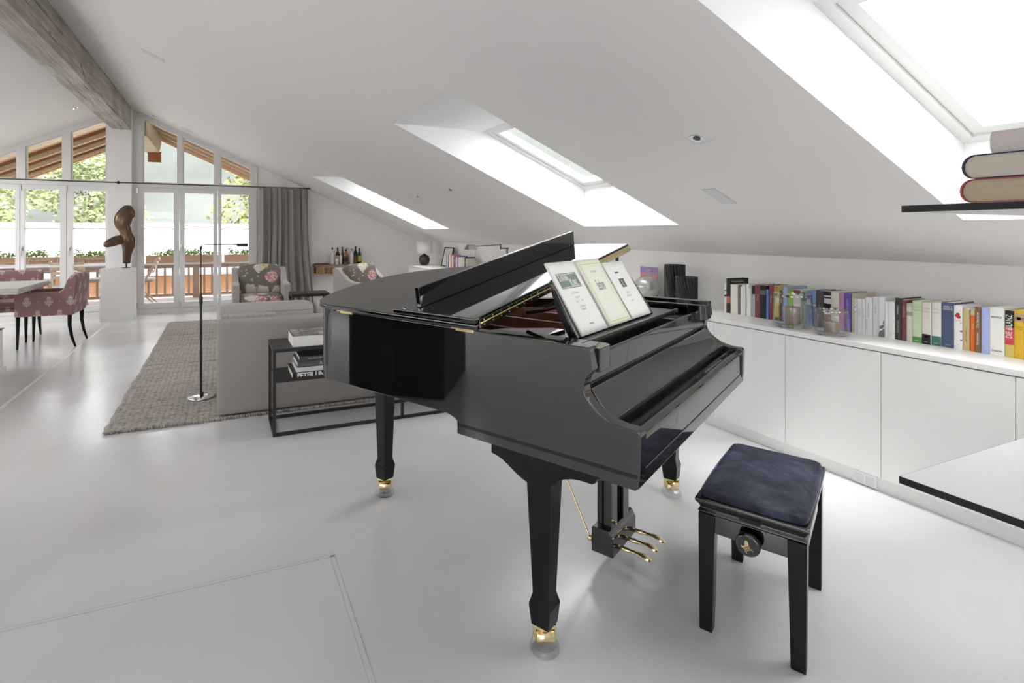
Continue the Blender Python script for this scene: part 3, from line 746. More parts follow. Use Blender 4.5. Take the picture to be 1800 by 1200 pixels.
def wall_strip(m, A, B, z0, z1):
    k = len(A); vs = [(p[0], p[1], z) for P in (A, B) for z in (z0, z1) for p in P]
    fs = []
    for i in range(k - 1):
        fs += [(i, i + 1, k + i + 1, k + i), (2 * k + i + 1, 2 * k + i, 3 * k + i, 3 * k + i + 1)]
    m.add(vs, fs, True)
    m.add(vs, [(k + i, k + i + 1, 3 * k + i + 1, 3 * k + i) for i in range(k - 1)] + [(2 * k + i, 2 * k + i + 1, i + 1, i) for i in range(k - 1)])
wall_strip(m, rim, rin, ZB, ZT)
case = m.build('case', M_LACQ, pno, bevel=.0035, seg=3)
# keybed and lower rail
m = MB(); m.box(.0, WD, -.144, .496, .627, .6705); m.box(.02, WD - .02, -.13, .34, .612, .63)
m.build('keybed', M_LACQ, pno, bevel=.003)
# sound-bottom seen from below
m = MB(); poly = [(.02, .45), (WD - .02, .40)] + [p for p in reversed(offset(rim, .03))][4:-2] + [(.02, 1.17)]
m.prism(poly, 'z', ZB + .015, ZB + .035); m.build('bottom_board', M_BLACKWOOD, pno)
# interior: mahogany lining, soundboard, iron plate with struts
m = MB(); inner = offset(rim, .0485); lin = offset(rim, .056)
wall_strip(m, inner, lin, .80, .955); m.box(.0485, .056, .50, 1.21, .80, .955)
m.build('lining', M_MAHOG, pno)
m = MB(); poly = [(.05, .16), (WD - .05, .16), (WD - .05, .40)] + list(reversed(offset(rim, .05)))[4:-5] + [(.05, 1.17)]
m.prism(poly, 'z', .84, .85); m.build('soundboard', M_MAHOG, pno)
m = MB(); m.box(.056, WD - .056, .24, .33, .85, .945)
for (x0, y0, x1, y1) in ((.10, .33, .18, 1.25), (.36, .33, .44, 1.28), (.62, .33, .62, 1.18), (.86, .33, .84, .88), (1.08, .33, 1.04, .60)):
    d = Vector((x1 - x0, y1 - y0)).normalized(); nn = Vector((-d.y, d.x)) * .013
    b = [(x0 - nn.x, y0 - nn.y), (x0 + nn.x, y0 + nn.y), (x1 + nn.x, y1 + nn.y), (x1 - nn.x, y1 - nn.y)]
    b = b[::-1]
    m.hexa([(p[0], p[1], .85) for p in b], [(p[0], p[1], .948) for p in b])
m.build('iron_plate', M_PLATE, pno, bevel=.006)
m = MB(); m.box(.056, WD - .056, .19, .30, .90, .9465); m.build('pin_block_cover', M_LACQ, pno, bevel=.003)
m = MB(); m.prism([(.06, .34), (WD - .06, .34), (WD - .06, .40), (.9, .62), (.62, 1.12), (.3, 1.28), (.06, 1.18)], 'z', .878, .886); m.build('dust_board', M_MAHOG, pno)
# music desk slides, front blocks, front rail
m = MB(); m.prism([(.0485, .0675), (.148, .0675), (.148, .215), (.27, .215), (.27, .27), (.15, .40), (.0485, .43)], 'z', .968, .990); m.build('desk_slide', M_LACQ, pno, bevel=.002)
m = MB(); m.box(WD - .150, WD - .0485, .0675, .40, .968, .990); m.build('desk_slide', M_LACQ, pno, bevel=.002)
def block(x0, x1, sgn):
    P = [(x0, -.012)] + [(x1 - .03 + .03 * sin(k * pi / 12), .018 - .03 * cos(k * pi / 12)) for k in range(7)] + [(x1, .066), (x0, .066)]
    if sgn < 0: P = [(x0 + x1 - p[0], p[1]) for p in P][::-1]
    m = MB(); m.prism(P, 'z', .918, .990); m.build('corner_block', M_LACQ, pno, bevel=.003, seg=3)
block(.049, .148, 1); block(WD - .148, WD - .049, -1)
m = MB(); m.box(.13, WD - .13, .030, .19, .915, .952); m.build('front_rail', M_LACQ, pno, bevel=.003)
# fallboard (closed keyboard cover) and keyslip
prof = [(.034, .962), (.026, .962), (.022, .955), (.020, .884), (.033, .882), (.033, .869), (.014, .867), (.008, .856), (-.004, .838), (-.018, .822), (-.034, .809), (-.048, .801), (-.057, .798), (-.062, .791), (-.060, .780), (-.052, .770), (-.050, .762), (.034, .762)]
m = MB(); m.prism(prof, 'x', .0495, WD - .0495); m.build('fallboard', M_LACQ, pno, bevel=.002, seg=2, angle=50)
prof = [(-.046, .762), (-.100, .760), (-.106, .768), (-.114, .774), (-.124, .775), (-.134, .770), (-.140, .760), (-.142, .745), (-.142, .6715), (-.046, .6715)]
m = MB(); m.prism(prof, 'x', .0495, WD - .0495); m.build('keyslip', M_LACQ, pno, bevel=.002, seg=2, angle=50)
m = MB(); m.box(.06, WD - .06, .0130, .0140, .8655, .8672); m.build('hinge_line', M_CHROME, pno)
# lid: hinged along the spine, raised on the short stick
AL = radians(9.5)
lidr = bpy.data.objects.new('lid', None)
lid_pts = [(-.014, .398), (-.014, 1.19)] + [(p[0], p[1]) for p in offset(rim, -.016)[2:]]
lid_pts = [p for p in lid_pts if p[1] > .44 or p[0] < .1] + [(WD + .012, .398)]
m = MB(); m.prism(lid_pts, 'z', 0, .021)
lid = m.build('lid', M_LACQ, pno, bevel=.006, seg=3); lid.location = (0, 0, 1.004); lid.rotation_euler = (0, -AL, 0)
# front flap folded back on the lid, with its upright lip
m = MB(); m.prism([(-.014, .402), (1.398, .402), (1.402, .43), (1.392, .56), (1.365, .70), (1.30, .792), (.02, .800), (-.014, .800)][::1], 'z', .0222, .0432)
flap = m.build('lid_flap', M_LACQ, lid, bevel=.005, seg=3)
m = MB(); m.box(.028, 1.335, .688, .710, .0432, .124); m.build('lip', M_LACQ, lid, bevel=.003)
m = MB(); m.cyl((.008, .752, .0432), (.008, .752, .0462), .006, n=14); m.build('rubber_button', M_BLK, lid)
m = MB(); m.cyl((.008, .752, .0432), (.008, .752, .0445), .0085, n=16); m.build('button_ring', M_CHROME, lid)
m = MB(); m.box(.004, 1.395, .3945, .3985, .006, .0205); m.box(.004, 1.395, .3945, .3985, .0235, .036); m.cyl((.004, .3945, .0218), (1.395, .3945, .0218), .0034, n=8)
m.mi = 1
for i in range(26):
    for z in (.0125, .030): m.cyl((.03 + i * .053, .3948, z), (.03 + i * .053, .3930, z), .0024, n=8)
hg = m.build('piano_hinge', [M_BRASS, M_CHROME], lid)
for y in (.46, 1.10):
    m = MB(); m.box(-.004, .002, y - .04, y + .04, .992, 1.012)
    for k in range(4): m.cyl((-.0045, y - .036 + k * .024, 1.003), (-.0045, y - .016 + k * .024, 1.003), .0055, n=10)
    m.build('lid_hinge', M_BRASS, pno)
m = MB(); m.tube([(1.345, .445, .90), (1.33, .45, 1.004 + 1.33 * sin(AL) - .004)], .009, n=10); m.build('lid_stick', M_LACQ, pno)

# music desk
zt_ = .968
desk = MB(); desk.box(.158, 1.10, .075, .205, zt_, zt_ + .013)
dk = desk.build('music_desk', M_BLACKWOOD, pno, bevel=.003)
m = MB(); m.box(.158, 1.10, .068, .080, zt_ + .001, zt_ + .020); m.build('book_ledge', M_BLACKWOOD, dk, bevel=.002)
TL = math.atan2(.15, .25)
def dpt(x, s, n=0):
    """point on the tilted face: x along, s up the slope, n towards the player"""
    return (x, .125 + s * sin(TL) - n * cos(TL), zt_ + .014 + s * cos(TL) + n * sin(TL))
m = MB()
edge = [(.190, 0), (.935, 0), (.93, .10), (.922, .17), (.90, .212), (.86, .228), (.25, .228), (.215, .222), (.203, .205), (.203, .17), (.196, .10)]
k = len(edge); vs = [dpt(x, s, 0) for x, s in edge] + [dpt(x, s, -.012) for x, s in edge]
m.add(vs, [tuple(range(k)), tuple(range(2 * k - 1, k - 1, -1))] + [(i, k + i, k + (i + 1) % k, (i + 1) % k) for i in range(k)])
m.build('desk_panel', M_LACQ, dk, bevel=.003)
for x in (.203, .91):
    m = MB(); m.prism([(.135, zt_ + .013), (.165, zt_ + .013), (.205, zt_ + .085), (.232, zt_ + .165), (.224, zt_ + .17)], 'x', x - .008, x + .008); m.build('desk_bracket', M_BLACKWOOD, dk, bevel=.002)
m = MB(); m.tube([(.30, .25, zt_ + .10), (.31, .33, zt_ + .075), (.315, .40, zt_ + .058)], .0075, n=10); m.build('desk_strut', M_BLACKWOOD, dk)

# legs with brass casters
def leg(ax, ay, ztop, side):
    L = thing('leg', None, None); del_ = [k for k in L.keys()]
    L.parent = pno; L.location = (ax, ay, 0)
    m = MB()
    def sect(w0, z0, w1, z1):
        a, b = w0 / 2, w1 / 2
        m.hexa([(-a, -a, z0), (a, -a, z0), (a, a, z0), (-a, a, z0)], [(-b, -b, z1), (b, -b, z1), (b, b, z1), (-b, b, z1)])
    secs = [(.062, .085), (.074, .147), (.074, .152), (.056, .186), (.083, ztop - .02), (.086, ztop)]
    rings = [[(-w / 2, -w / 2, z), (w / 2, -w / 2, z), (w / 2, w / 2, z), (-w / 2, w / 2, z)] for w, z in secs]
    vs = [p for r in rings for p in r]; fs = [(3, 2, 1, 0), tuple(len(vs) - 4 + i for i in range(4))]
    for i in range(len(rings) - 1):
        for q in range(4): fs.append((i * 4 + q, i * 4 + (q + 1) % 4, (i + 1) * 4 + (q + 1) % 4, (i + 1) * 4 + q))
    m.add(vs, fs); post = m.build('post', M_BLACKWOOD, L, bevel=.0025)
    m = MB(); m.box(-.027, .027, -.022, .022, .078, .086)
    for s in (-1, 1): m.box(s * .033 - .003, s * .033 + .003, -.014, .014, .040, .086)
    m.box(-.033, .033, -.016, .016, .076, .086); cf = m.build('caster_fork', M_BRASS, L, bevel=.002); cf.rotation_euler = (0, 0, radians(-48))
    m = MB(); m.lathe([(0, -.029), (.021, -.029), (.0245, -.026), (.0245, .026), (.021, .029), (0, .029)], (0, 0, .0465), n=28, ax='x'); cw = m.build('caster_wheel', M_BRASS, L); cw.rotation_euler = (0, 0, radians(-48))
    return L
leg(.047, .174, .56, 0); leg(1.355, .174, .56, 0); leg(.415, 1.30, ZB + .016, 0)
for x0, x1 in ((.004, .092), (WD - .092, WD - .004)):
    P = [(.352, .627), (.352, .597), (.328, .593), (.305, .585), (.28, .571), (.255, .556), (.232, .545), (.217, .54), (.131, .54), (.124, .556), (.108, .572), (.085, .586), (.058, .595), (.03, .599), (-.006, .599), (-.016, .605), (-.02, .615), (-.02, .627)]
    m = MB(); m.prism(P, 'x', x0, x1); m.build('leg_bracket', M_BLACKWOOD, pno, bevel=.002)
# pedal lyre
ly = thing('pedal_lyre', None, None); ly.parent = pno
m = MB(); m.prism([(.155, .055), (.155, .125), (.168, .150), (.175, .155), (.240, .155), (.245, .148), (.245, .055)], 'x', .555, .80); m.build('pedal_box', M_LACQ, ly, bevel=.003)
for x in (.577, .700):
    m = MB(); m.hexa([(x, .17, .15), (x + .060, .17, .15), (x + .060, .23, .15), (x, .23, .15)], [(x, .17, .62), (x + .060, .17, .62), (x + .060, .23, .62), (x, .23, .62)]); m.build('pillar', M_LACQ, ly, bevel=.002)
m = MB(); m.cyl((.555, .215, .15), (.555, .215, .62), .004, n=8); m.build('pedal_rod', M_STEEL, ly)
m = MB(); m.tube([(.552, .25, .105), (.65, .60, .665)], .0042, n=8); m.lathe([(0, -.012), (.009, -.008), (.009, .008), (0, .012)], (.552, .25, .105), n=12); m.build('brace_rod', M_BRASS, ly)
m = MB(); m.tube([(.80, .25, .105), (.76, .60, .665)], .0042, n=8); m.build('brace_rod', M_BRASS, ly)
for x in (.595, .675, .755):
    m = MB()
    path = [(.17, .087, .0075, .009), (.13, .088, .0085, .009), (.115, .088, .012, .010), (.112, .088, .008, .008), (.09, .090, .0095, .0075), (.065, .091, .013, .006), (.045, .088, .0165, .0055), (.03, .083, .0165, .005), (.021, .078, .011, .004), (.018, .076, .004, .003)]
    n_ = 14; vs = []; fs = []
    for (y, z, rx, rz) in path:
        vs += [(x + rx * cos(2 * pi * i / n_), y, z + rz * sin(2 * pi * i / n_)) for i in range(n_)]
    for j in range(len(path) - 1):
        for i in range(n_): fs.append((j * n_ + i, j * n_ + (i + 1) % n_, (j + 1) * n_ + (i + 1) % n_, (j + 1) * n_ + i))
    fs += [tuple(range(n_)), tuple((len(path) - 1) * n_ + i for i in range(n_))[::-1]]
    m.add(vs, fs, True); m.build('pedal', M_BRASS, ly)
def W_(a, b, z=0):
    c, s = cos(PR), sin(PR)
    return (PL[0] + a * c - b * s, PL[1] + a * s + b * c, z)
# glass caster cups under the three legs
for (a, b, lb) in ((.047, .174, 'clear caster cup under the front bass leg of the piano'), (1.355, .174, 'clear caster cup under the front treble leg of the piano, toward the cabinets'), (.415, 1.30, 'clear caster cup under the tail leg of the piano')):
    m = MB(); m.lathe([(0, .001), (.045, .001), (.0475, .004), (.0475, .010), (.044, .021), (.041, .024), (.039, .022), (.037, .019), (0, .0188)], n=40)
    c_ = m.build('caster_cup', M_CUPGLASS, None); c_.location = W_(a, b); tag(c_, lb, 'caster cup', 'caster cups')

# ------------------------------------------------------------------ sheet music standing on the desk
M_CREAM = mat('cream cover', (.80, .80, .70), .6); M_LIME = mat('lime border', (.56, .66, .33), .6); M_OFFW = mat('off white cover', (.83, .83, .80), .6)
M_GREENLBL = mat('grey green label', (.20, .26, .215), .6); M_DKGREEN = mat('dark green ink', (.06, .11, .06), .6)
M_FAINT = mat('faint grey ink', (.76, .76, .73), .7); M_LIMEF = mat('pale lime wash', (.74, .80, .58), .6)
def sheet_book(x0, x1, h, label, cover, th, lift):
    t = thing('sheet_music', label, 'sheet music', PL, PR, 'music books on the desk')
    n0 = .0006 + lift
    def pt(x, s, n=0): return dpt(x, s + .0015, n0 + n)
    def curl(u, v): return .006 * max(0, v - .6) ** 2
    N = 10
    m = MB(); m.sheet(lambda u, v: pt(x0 + (x1 - x0) * u, h * v, th + curl(u, v)), N, N); a = m.build('cover', cover, t, fix=False, solid=.0012)
    m = MB(); m.hexa([pt(x0 + .001, .0, 0), pt(x1 - .001, .0, 0), pt(x1 - .001, .0, th - .001), pt(x0 + .001, .0, th - .001)][::-1], [pt(x0 + .001, h * .995, 0), pt(x1 - .001, h * .995, 0), pt(x1 - .001, h * .995, th - .001), pt(x0 + .001, h * .995, th - .001)][::-1]); m.build('pages', M_PAGESW, t)
    def patch(nm, mt, u0, u1, v0, v1, z=.0012):
        q = MB(); q.sheet(lambda u, v: pt(x0 + (x1 - x0) * (u0 + (u1 - u0) * u), h * (v0 + (v1 - v0) * v), th + curl(u0 + (u1 - u0) * u, v0 + (v1 - v0) * v) + z), 6, 6); return q.build(nm, mt, t, fix=False)
    def write(s, nm, mt, u, v, size, align='CENTER', sq=1, bold=0, maxw=None):
        o = pt(x0 + (x1 - x0) * u, h * v, th + curl(u, v) + .0018)
        return text(s, nm, mt, t, size, frame_mat(o, Vector(pt(1, 0)) - Vector(pt(0, 0)), Vector(pt(0, 1)) - Vector(pt(0, 0))), align, sq, bold=bold, maxw=maxw)
    return t, patch, write
t, patch, write = sheet_book(.212, .428, .282, 'white music book with a grey-green title label, nearest the bass end', M_OFFW, .0045, .000)
patch('title_label', M_GREENLBL, .14, .86, .62, .835); patch('label_rule', M_PAPER, .15, .85, .815, .822, .0016); patch('label_rule', M_PAPER, .15, .85, .633, .640, .0016)
write('S', 'title', M_WHITEINK, .17, .768, .044, 'LEFT', .62, .0004); write('ONATINEN-', 'title', M_WHITEINK, .245, .763, .034, 'LEFT', .6, .0003, .095); write('K', 'title', M_WHITEINK, .50, .688, .044, 'LEFT', .62, .0004); write('RANZ', 'title', M_WHITEINK, .595, .683, .034, 'LEFT', .6, .0003, .055)
for k, (v, w) in enumerate(((.55, 'für Klavier'), (.49, 'Band I'), (.43, 'Op. 1 - 20'), (.36, 'revidiert'), (.32, 'Urtext'))): write(w, 'subtitle', M_FAINT, .5, v, .014)
patch('publisher_mark', M_FAINT, .40, .60, .100, .135); patch('publisher_inset', M_OFFW, .415, .585, .107, .128, .0015)
for k in range(4): patch('publisher_letter', M_DKGREEN, .43 + k * .038, .455 + k * .038, .110, .126, .0018)
t, patch, write = sheet_book(.440, .655, .282, 'cream music book with a lime green border, titled Beethoven', M_CREAM, .008, .000)
patch('border', M_LIMEF, .05, .95, .03, .96); patch('border', M_LIME, .08, .92, .05, .93, .0014); patch('border', M_CREAM, .10, .90, .065, .915, .0017); patch('border', M_LIMEF, .13, .87, .09, .89, .0019); patch('border', M_CREAM, .15, .85, .10, .875, .0021)
for q in (('Beethoven', M_DKGREEN, .585, .068, .50),):
    write(q[0], 'title', q[1], .5, q[2], q[3], 'CENTER', q[4], .0002, .135)
write('EDITION', 'publisher_line', M_DKGREEN, .5, .80, .012); 
for v, w in ((.44, 'Sonaten'), (.37, 'für Klavier zu zwei Händen'), (.29, 'Band II'), (.22, 'Urtext'), (.17, 'No. 1802')): write(w, 'subtitle', M_FAINT, .5, v, .013, maxw=.12)
t, patch, write = sheet_book(.668, .885, .258, 'plain off-white music book titled Mozart, nearest the treble end', M_OFFW, .008, .000)
write('MOZART', 'title', M_INK, .46, .60, .060, 'CENTER', .42, -.0002, .125); write('EDITION', 'publisher_line', M_DKGREEN, .42, .80, .010)
for v, w in ((.44, 'Sonaten'), (.38, 'für Klavier'), (.29, 'Band I')): write(w, 'subtitle', M_FAINT, .45, v, .013)

# ------------------------------------------------------------------ piano bench
bx, by, bz = W_(.725, -.333)
bn = thing('piano_bench', 'black adjustable piano bench with a midnight blue velvet seat', 'bench', (bx, by, 0), PR)
HX, HY = .262, .149
for sx_ in (-1, 1):
    for sy_ in (-1, 1):
        m = MB(); t0, t1 = .020, .0255
        cx, cy = sx_ * (HX - .022), sy_ * (HY - .022); ox, oy = sx_ * .004, sy_ * .003
        m.hexa([(cx + ox - t0, cy + oy - t0, .001), (cx + ox + t0, cy + oy - t0, .001), (cx + ox + t0, cy + oy + t0, .001), (cx + ox - t0, cy + oy + t0, .001)], [(cx - t1, cy - t1, .395), (cx + t1, cy - t1, .395), (cx + t1, cy + t1, .395), (cx - t1, cy + t1, .395)])
        m.build('leg', M_BLACKWOOD, bn, bevel=.003)
m = MB()
for s in (-1, 1):
    m.box(s * (HX - .014) - .011, s * (HX - .014) + .011, -HY + .045, HY - .045, .335, .394); m.box(-HX + .045, HX - .045, s * (HY - .014) - .011, s * (HY - .014) + .011, .335, .394)
m.build('apron', M_LACQ, bn, bevel=.002)
def frustum_ring(m, secs):
    rings = [[(-a, -b, z), (a, -b, z), (a, b, z), (-a, b, z)] for a, b, z in secs]
    vs = [p for r in rings for p in r]; fs = [(3, 2, 1, 0), tuple(len(vs) - 4 + i for i in range(4))]
    for i in range(len(rings) - 1):
        for q in range(4): fs.append((i * 4 + q, i * 4 + (q + 1) % 4, (i + 1) * 4 + (q + 1) % 4, (i + 1) * 4 + q))
    m.add(vs, fs)
m = MB(); frustum_ring(m, [(HX + .002, HY + .002, .397), (HX + .006, HY + .006, .402), (HX - .003, HY - .003, .412), (HX + .004, HY + .004, .424), (HX + .016, HY + .012, .437), (HX + .016, HY + .012, .446), (HX + .010, HY + .006, .450)])
m.build('seat_frame', M_LACQ, bn, bevel=.0025)
m = softbox(-HX - .002, HX + .002, -HY - .002, HY + .002, .437, .474, .026, .014); m.build('seat_cushion', M_VELVET, bn, weld=True)
def knob(s):
    k = thing('height_knob', None, None); k.parent = bn; k.location = (s * (HX + .004), 0, .352); k.rotation_euler = (0, 0, 0 if s < 0 else pi)
    m = MB(); m.cyl((.02, 0, 0), (-.012, 0, 0), .012, n=16); m.build('shaft', M_LACQ, k)
    m = MB(); m.lathe([(0, -.034), (.030, -.034), (.0345, -.031), (.0355, -.024), (.0345, -.014), (.030, -.011), (0, -.011)], n=40, ax='x'); kk = m.build('knob', M_LACQ, k)
    m = MB(); m.lathe([(0, -.0346), (.0295, -.0346)], n=36, ax='x'); m.build('face', mat('knob face', (.03, .03, .032), .35), k)
    # gold emblem: a little grand piano seen from the side
    gold = mat('gold print', (.62, .49, .25), .45)
    m = MB(); X = -.0352
    def sh(P):   # P in (u right, v up) as seen on the face
        vs = [(X, -u, v) for u, v in P] ; m.add(vs, [tuple(range(len(P)))])
    sh([(-.017, .008), (-.012, .004), (-.006, .0035), (-.003, .010), (.003, .016), (.008, .015), (.009, .009), (.004, -.001), (-.016, -.001), (-.018, .002)])
    sh([(-.016, -.003), (.006, -.003), (.006, -.0045), (-.016, -.0045)]); sh([(-.018, -.0115), (.008, -.0115), (.008, -.0130), (-.018, -.0130)])
    sh([(-.014, -.013), (-.012, -.013), (-.0145, -.020), (-.016, -.020)]); sh([(.004, -.013), (.006, -.013), (.008, -.020), (.0065, -.020)])
    e = m.build('emblem', gold, k, fix=False); e.rotation_euler = (radians(-35), 0, 0)
    tx = text('BOSTON', 'emblem_lettering', gold, k, .0075, Matrix.Rotation(radians(-35), 4, 'X') @ frame_mat((X - .0002, .005, -.008), (0, -1, 0), (0, 0, 1)), 'CENTER', .8, maxw=.021)
knob(-1); knob(1)
m = MB(); m.box(-HX - .0058, -HX - .004, -.026, .026, .398, .402); m.box(-HX - .0015, -HX + .02, -.03, .03, .403, .424); m.build('latch_recess', M_BLK, bn, bevel=.003)
# ------------------------------------------------------------------ low cabinets along the knee wall
CF = 3.10; CT = .757; PITCH = .4967
def cabinet(y0, y1, label, grp='low cabinets along the knee wall'):
    t = thing('low_cabinet', label, 'cabinet', (0, 0, 0), 0, grp)
    t.location = (3.38, (y0 + y1) / 2, 0); off = -Vector(t.location)
    m = MB(); m.box(CF + .022, XW - .004, y0, y1, .080, .724); b = m.build('body', M_CAB, t); b.location = off
    m = MB(); m.box(CF, CF + .019, y0 + .0015, y1 - .0015, .0805, .7235); d = m.build('door', M_CAB, t, bevel=.001); d.location = off
    m = MB(); m.box(CF + .034, XW - .004, y0, y1, 0, .076); p_ = m.build('plinth', M_CAB, t); p_.location = off
    m = MB(); m.box(CF + .0195, CF + .0215, y0, y1, .081, .7265); p_ = m.build('shadow_gap', M_GAP, t); p_.location = off
    return t
edges = [2.606 + PITCH * k for k in range(-5, 14)]
LBL = {2.606: 'white handleless low cabinet just beside the treble end of the keyboard', 2.109: 'white handleless low cabinet below the two glass candle holders',
       1.613: 'white handleless low cabinet below the white paperbacks, a socket at its foot', 1.116: 'white handleless low cabinet next to the far corner of the desk', .619: 'white handleless low cabinet half hidden behind the desk top'}
for i in range(len(edges) - 1):
    y0, y1 = edges[i], edges[i + 1]
    key = [k for k in LBL if abs(k - y0) < .02]
    if key: cabinet(y0, y1, LBL[key[0]])
    elif y0 < .6: cabinet(y0, y1, 'white handleless low cabinet behind the desk, out of view')
    elif i == len(edges) - 2: cabinet(y0, y1, 'white handleless low cabinet at the far end, under the round lamp')
    else: cabinet(y0, y1, 'white handleless low cabinet behind the piano')
m = MB(); m.box(CF - .002, XW - .002, edges[0], edges[-1] + .02, .7285, CT)
tag(m.build('countertop', M_CAB, bevel=.002), 'long white countertop running over the low cabinets', 'countertop')
t = thing('wall_socket', 'small white power socket on the cabinet plinth', 'socket', (CF + .034, 1.70, .035))
m = MB(); m.box(-.010, 0, -.055, .055, -.032, .034); m.build('plate', M_PLASTIC, t, bevel=.003)
m = MB(); m.box(-.0112, -.0098, -.046, -.004, -.022, .022); m.box(-.0112, -.0098, .006, .046, -.022, .022); m.build('insert', mat('socket insert', (.74, .74, .74), .4), t, bevel=.002)

# ------------------------------------------------------------------ row of books on the countertop
BK = [(2.748, 2.73, 0.21), (2.73, 2.698, 0.25), (2.698, 2.639, 0.209), (2.638, 2.621, 0.209), (2.621, 2.604, 0.199), (2.604, 2.576, 0.213), (2.574, 2.553, 0.222), (2.552, 2.533, 0.197), (2.533, 2.51, 0.216), (2.509, 2.466, 0.222), (2.466, 2.422, 0.223), (2.421, 2.404, 0.199), (2.403, 2.374, 0.228), (2.374, 2.336, 0.228), (2.336, 2.312, 0.198), (2.311, 2.281, 0.229), (2.279, 2.24, 0.214), (2.239, 2.194, 0.215), (2.193, 2.162, 0.206), (2.161, 2.129, 0.218), (2.128, 2.099, 0.221), (2.098, 2.057, 0.226), (2.056, 2.015, 0.223), (2.014, 1.971, 0.225), (1.968, 1.941, 0.226), (1.94, 1.904, 0.227), (1.903, 1.891, 0.227), (1.89, 1.875, 0.201), (1.874, 1.847, 0.199), (1.846, 1.831, 0.201), (1.83, 1.797, 0.214), (1.796, 1.766, 0.219), (1.764, 1.733, 0.224), (1.732, 1.719, 0.203), (1.719, 1.687, 0.203), (1.686, 1.66, 0.227), (1.66, 1.637, 0.219), (1.636, 1.61, 0.203), (1.609, 1.567, 0.221), (1.566, 1.529, 0.218), (1.528, 1.489, 0.218), (1.488, 1.436, 0.227), (1.436, 1.403, 0.218), (1.403, 1.378, 0.203), (1.377, 1.356, 0.203), (1.355, 1.334, 0.22), (1.333, 1.301, 0.22), (1.301, 1.25, 0.226), (1.25, 1.219, 0.218), (1.219, 1.186, 0.223), (1.185, 1.155, .22)]
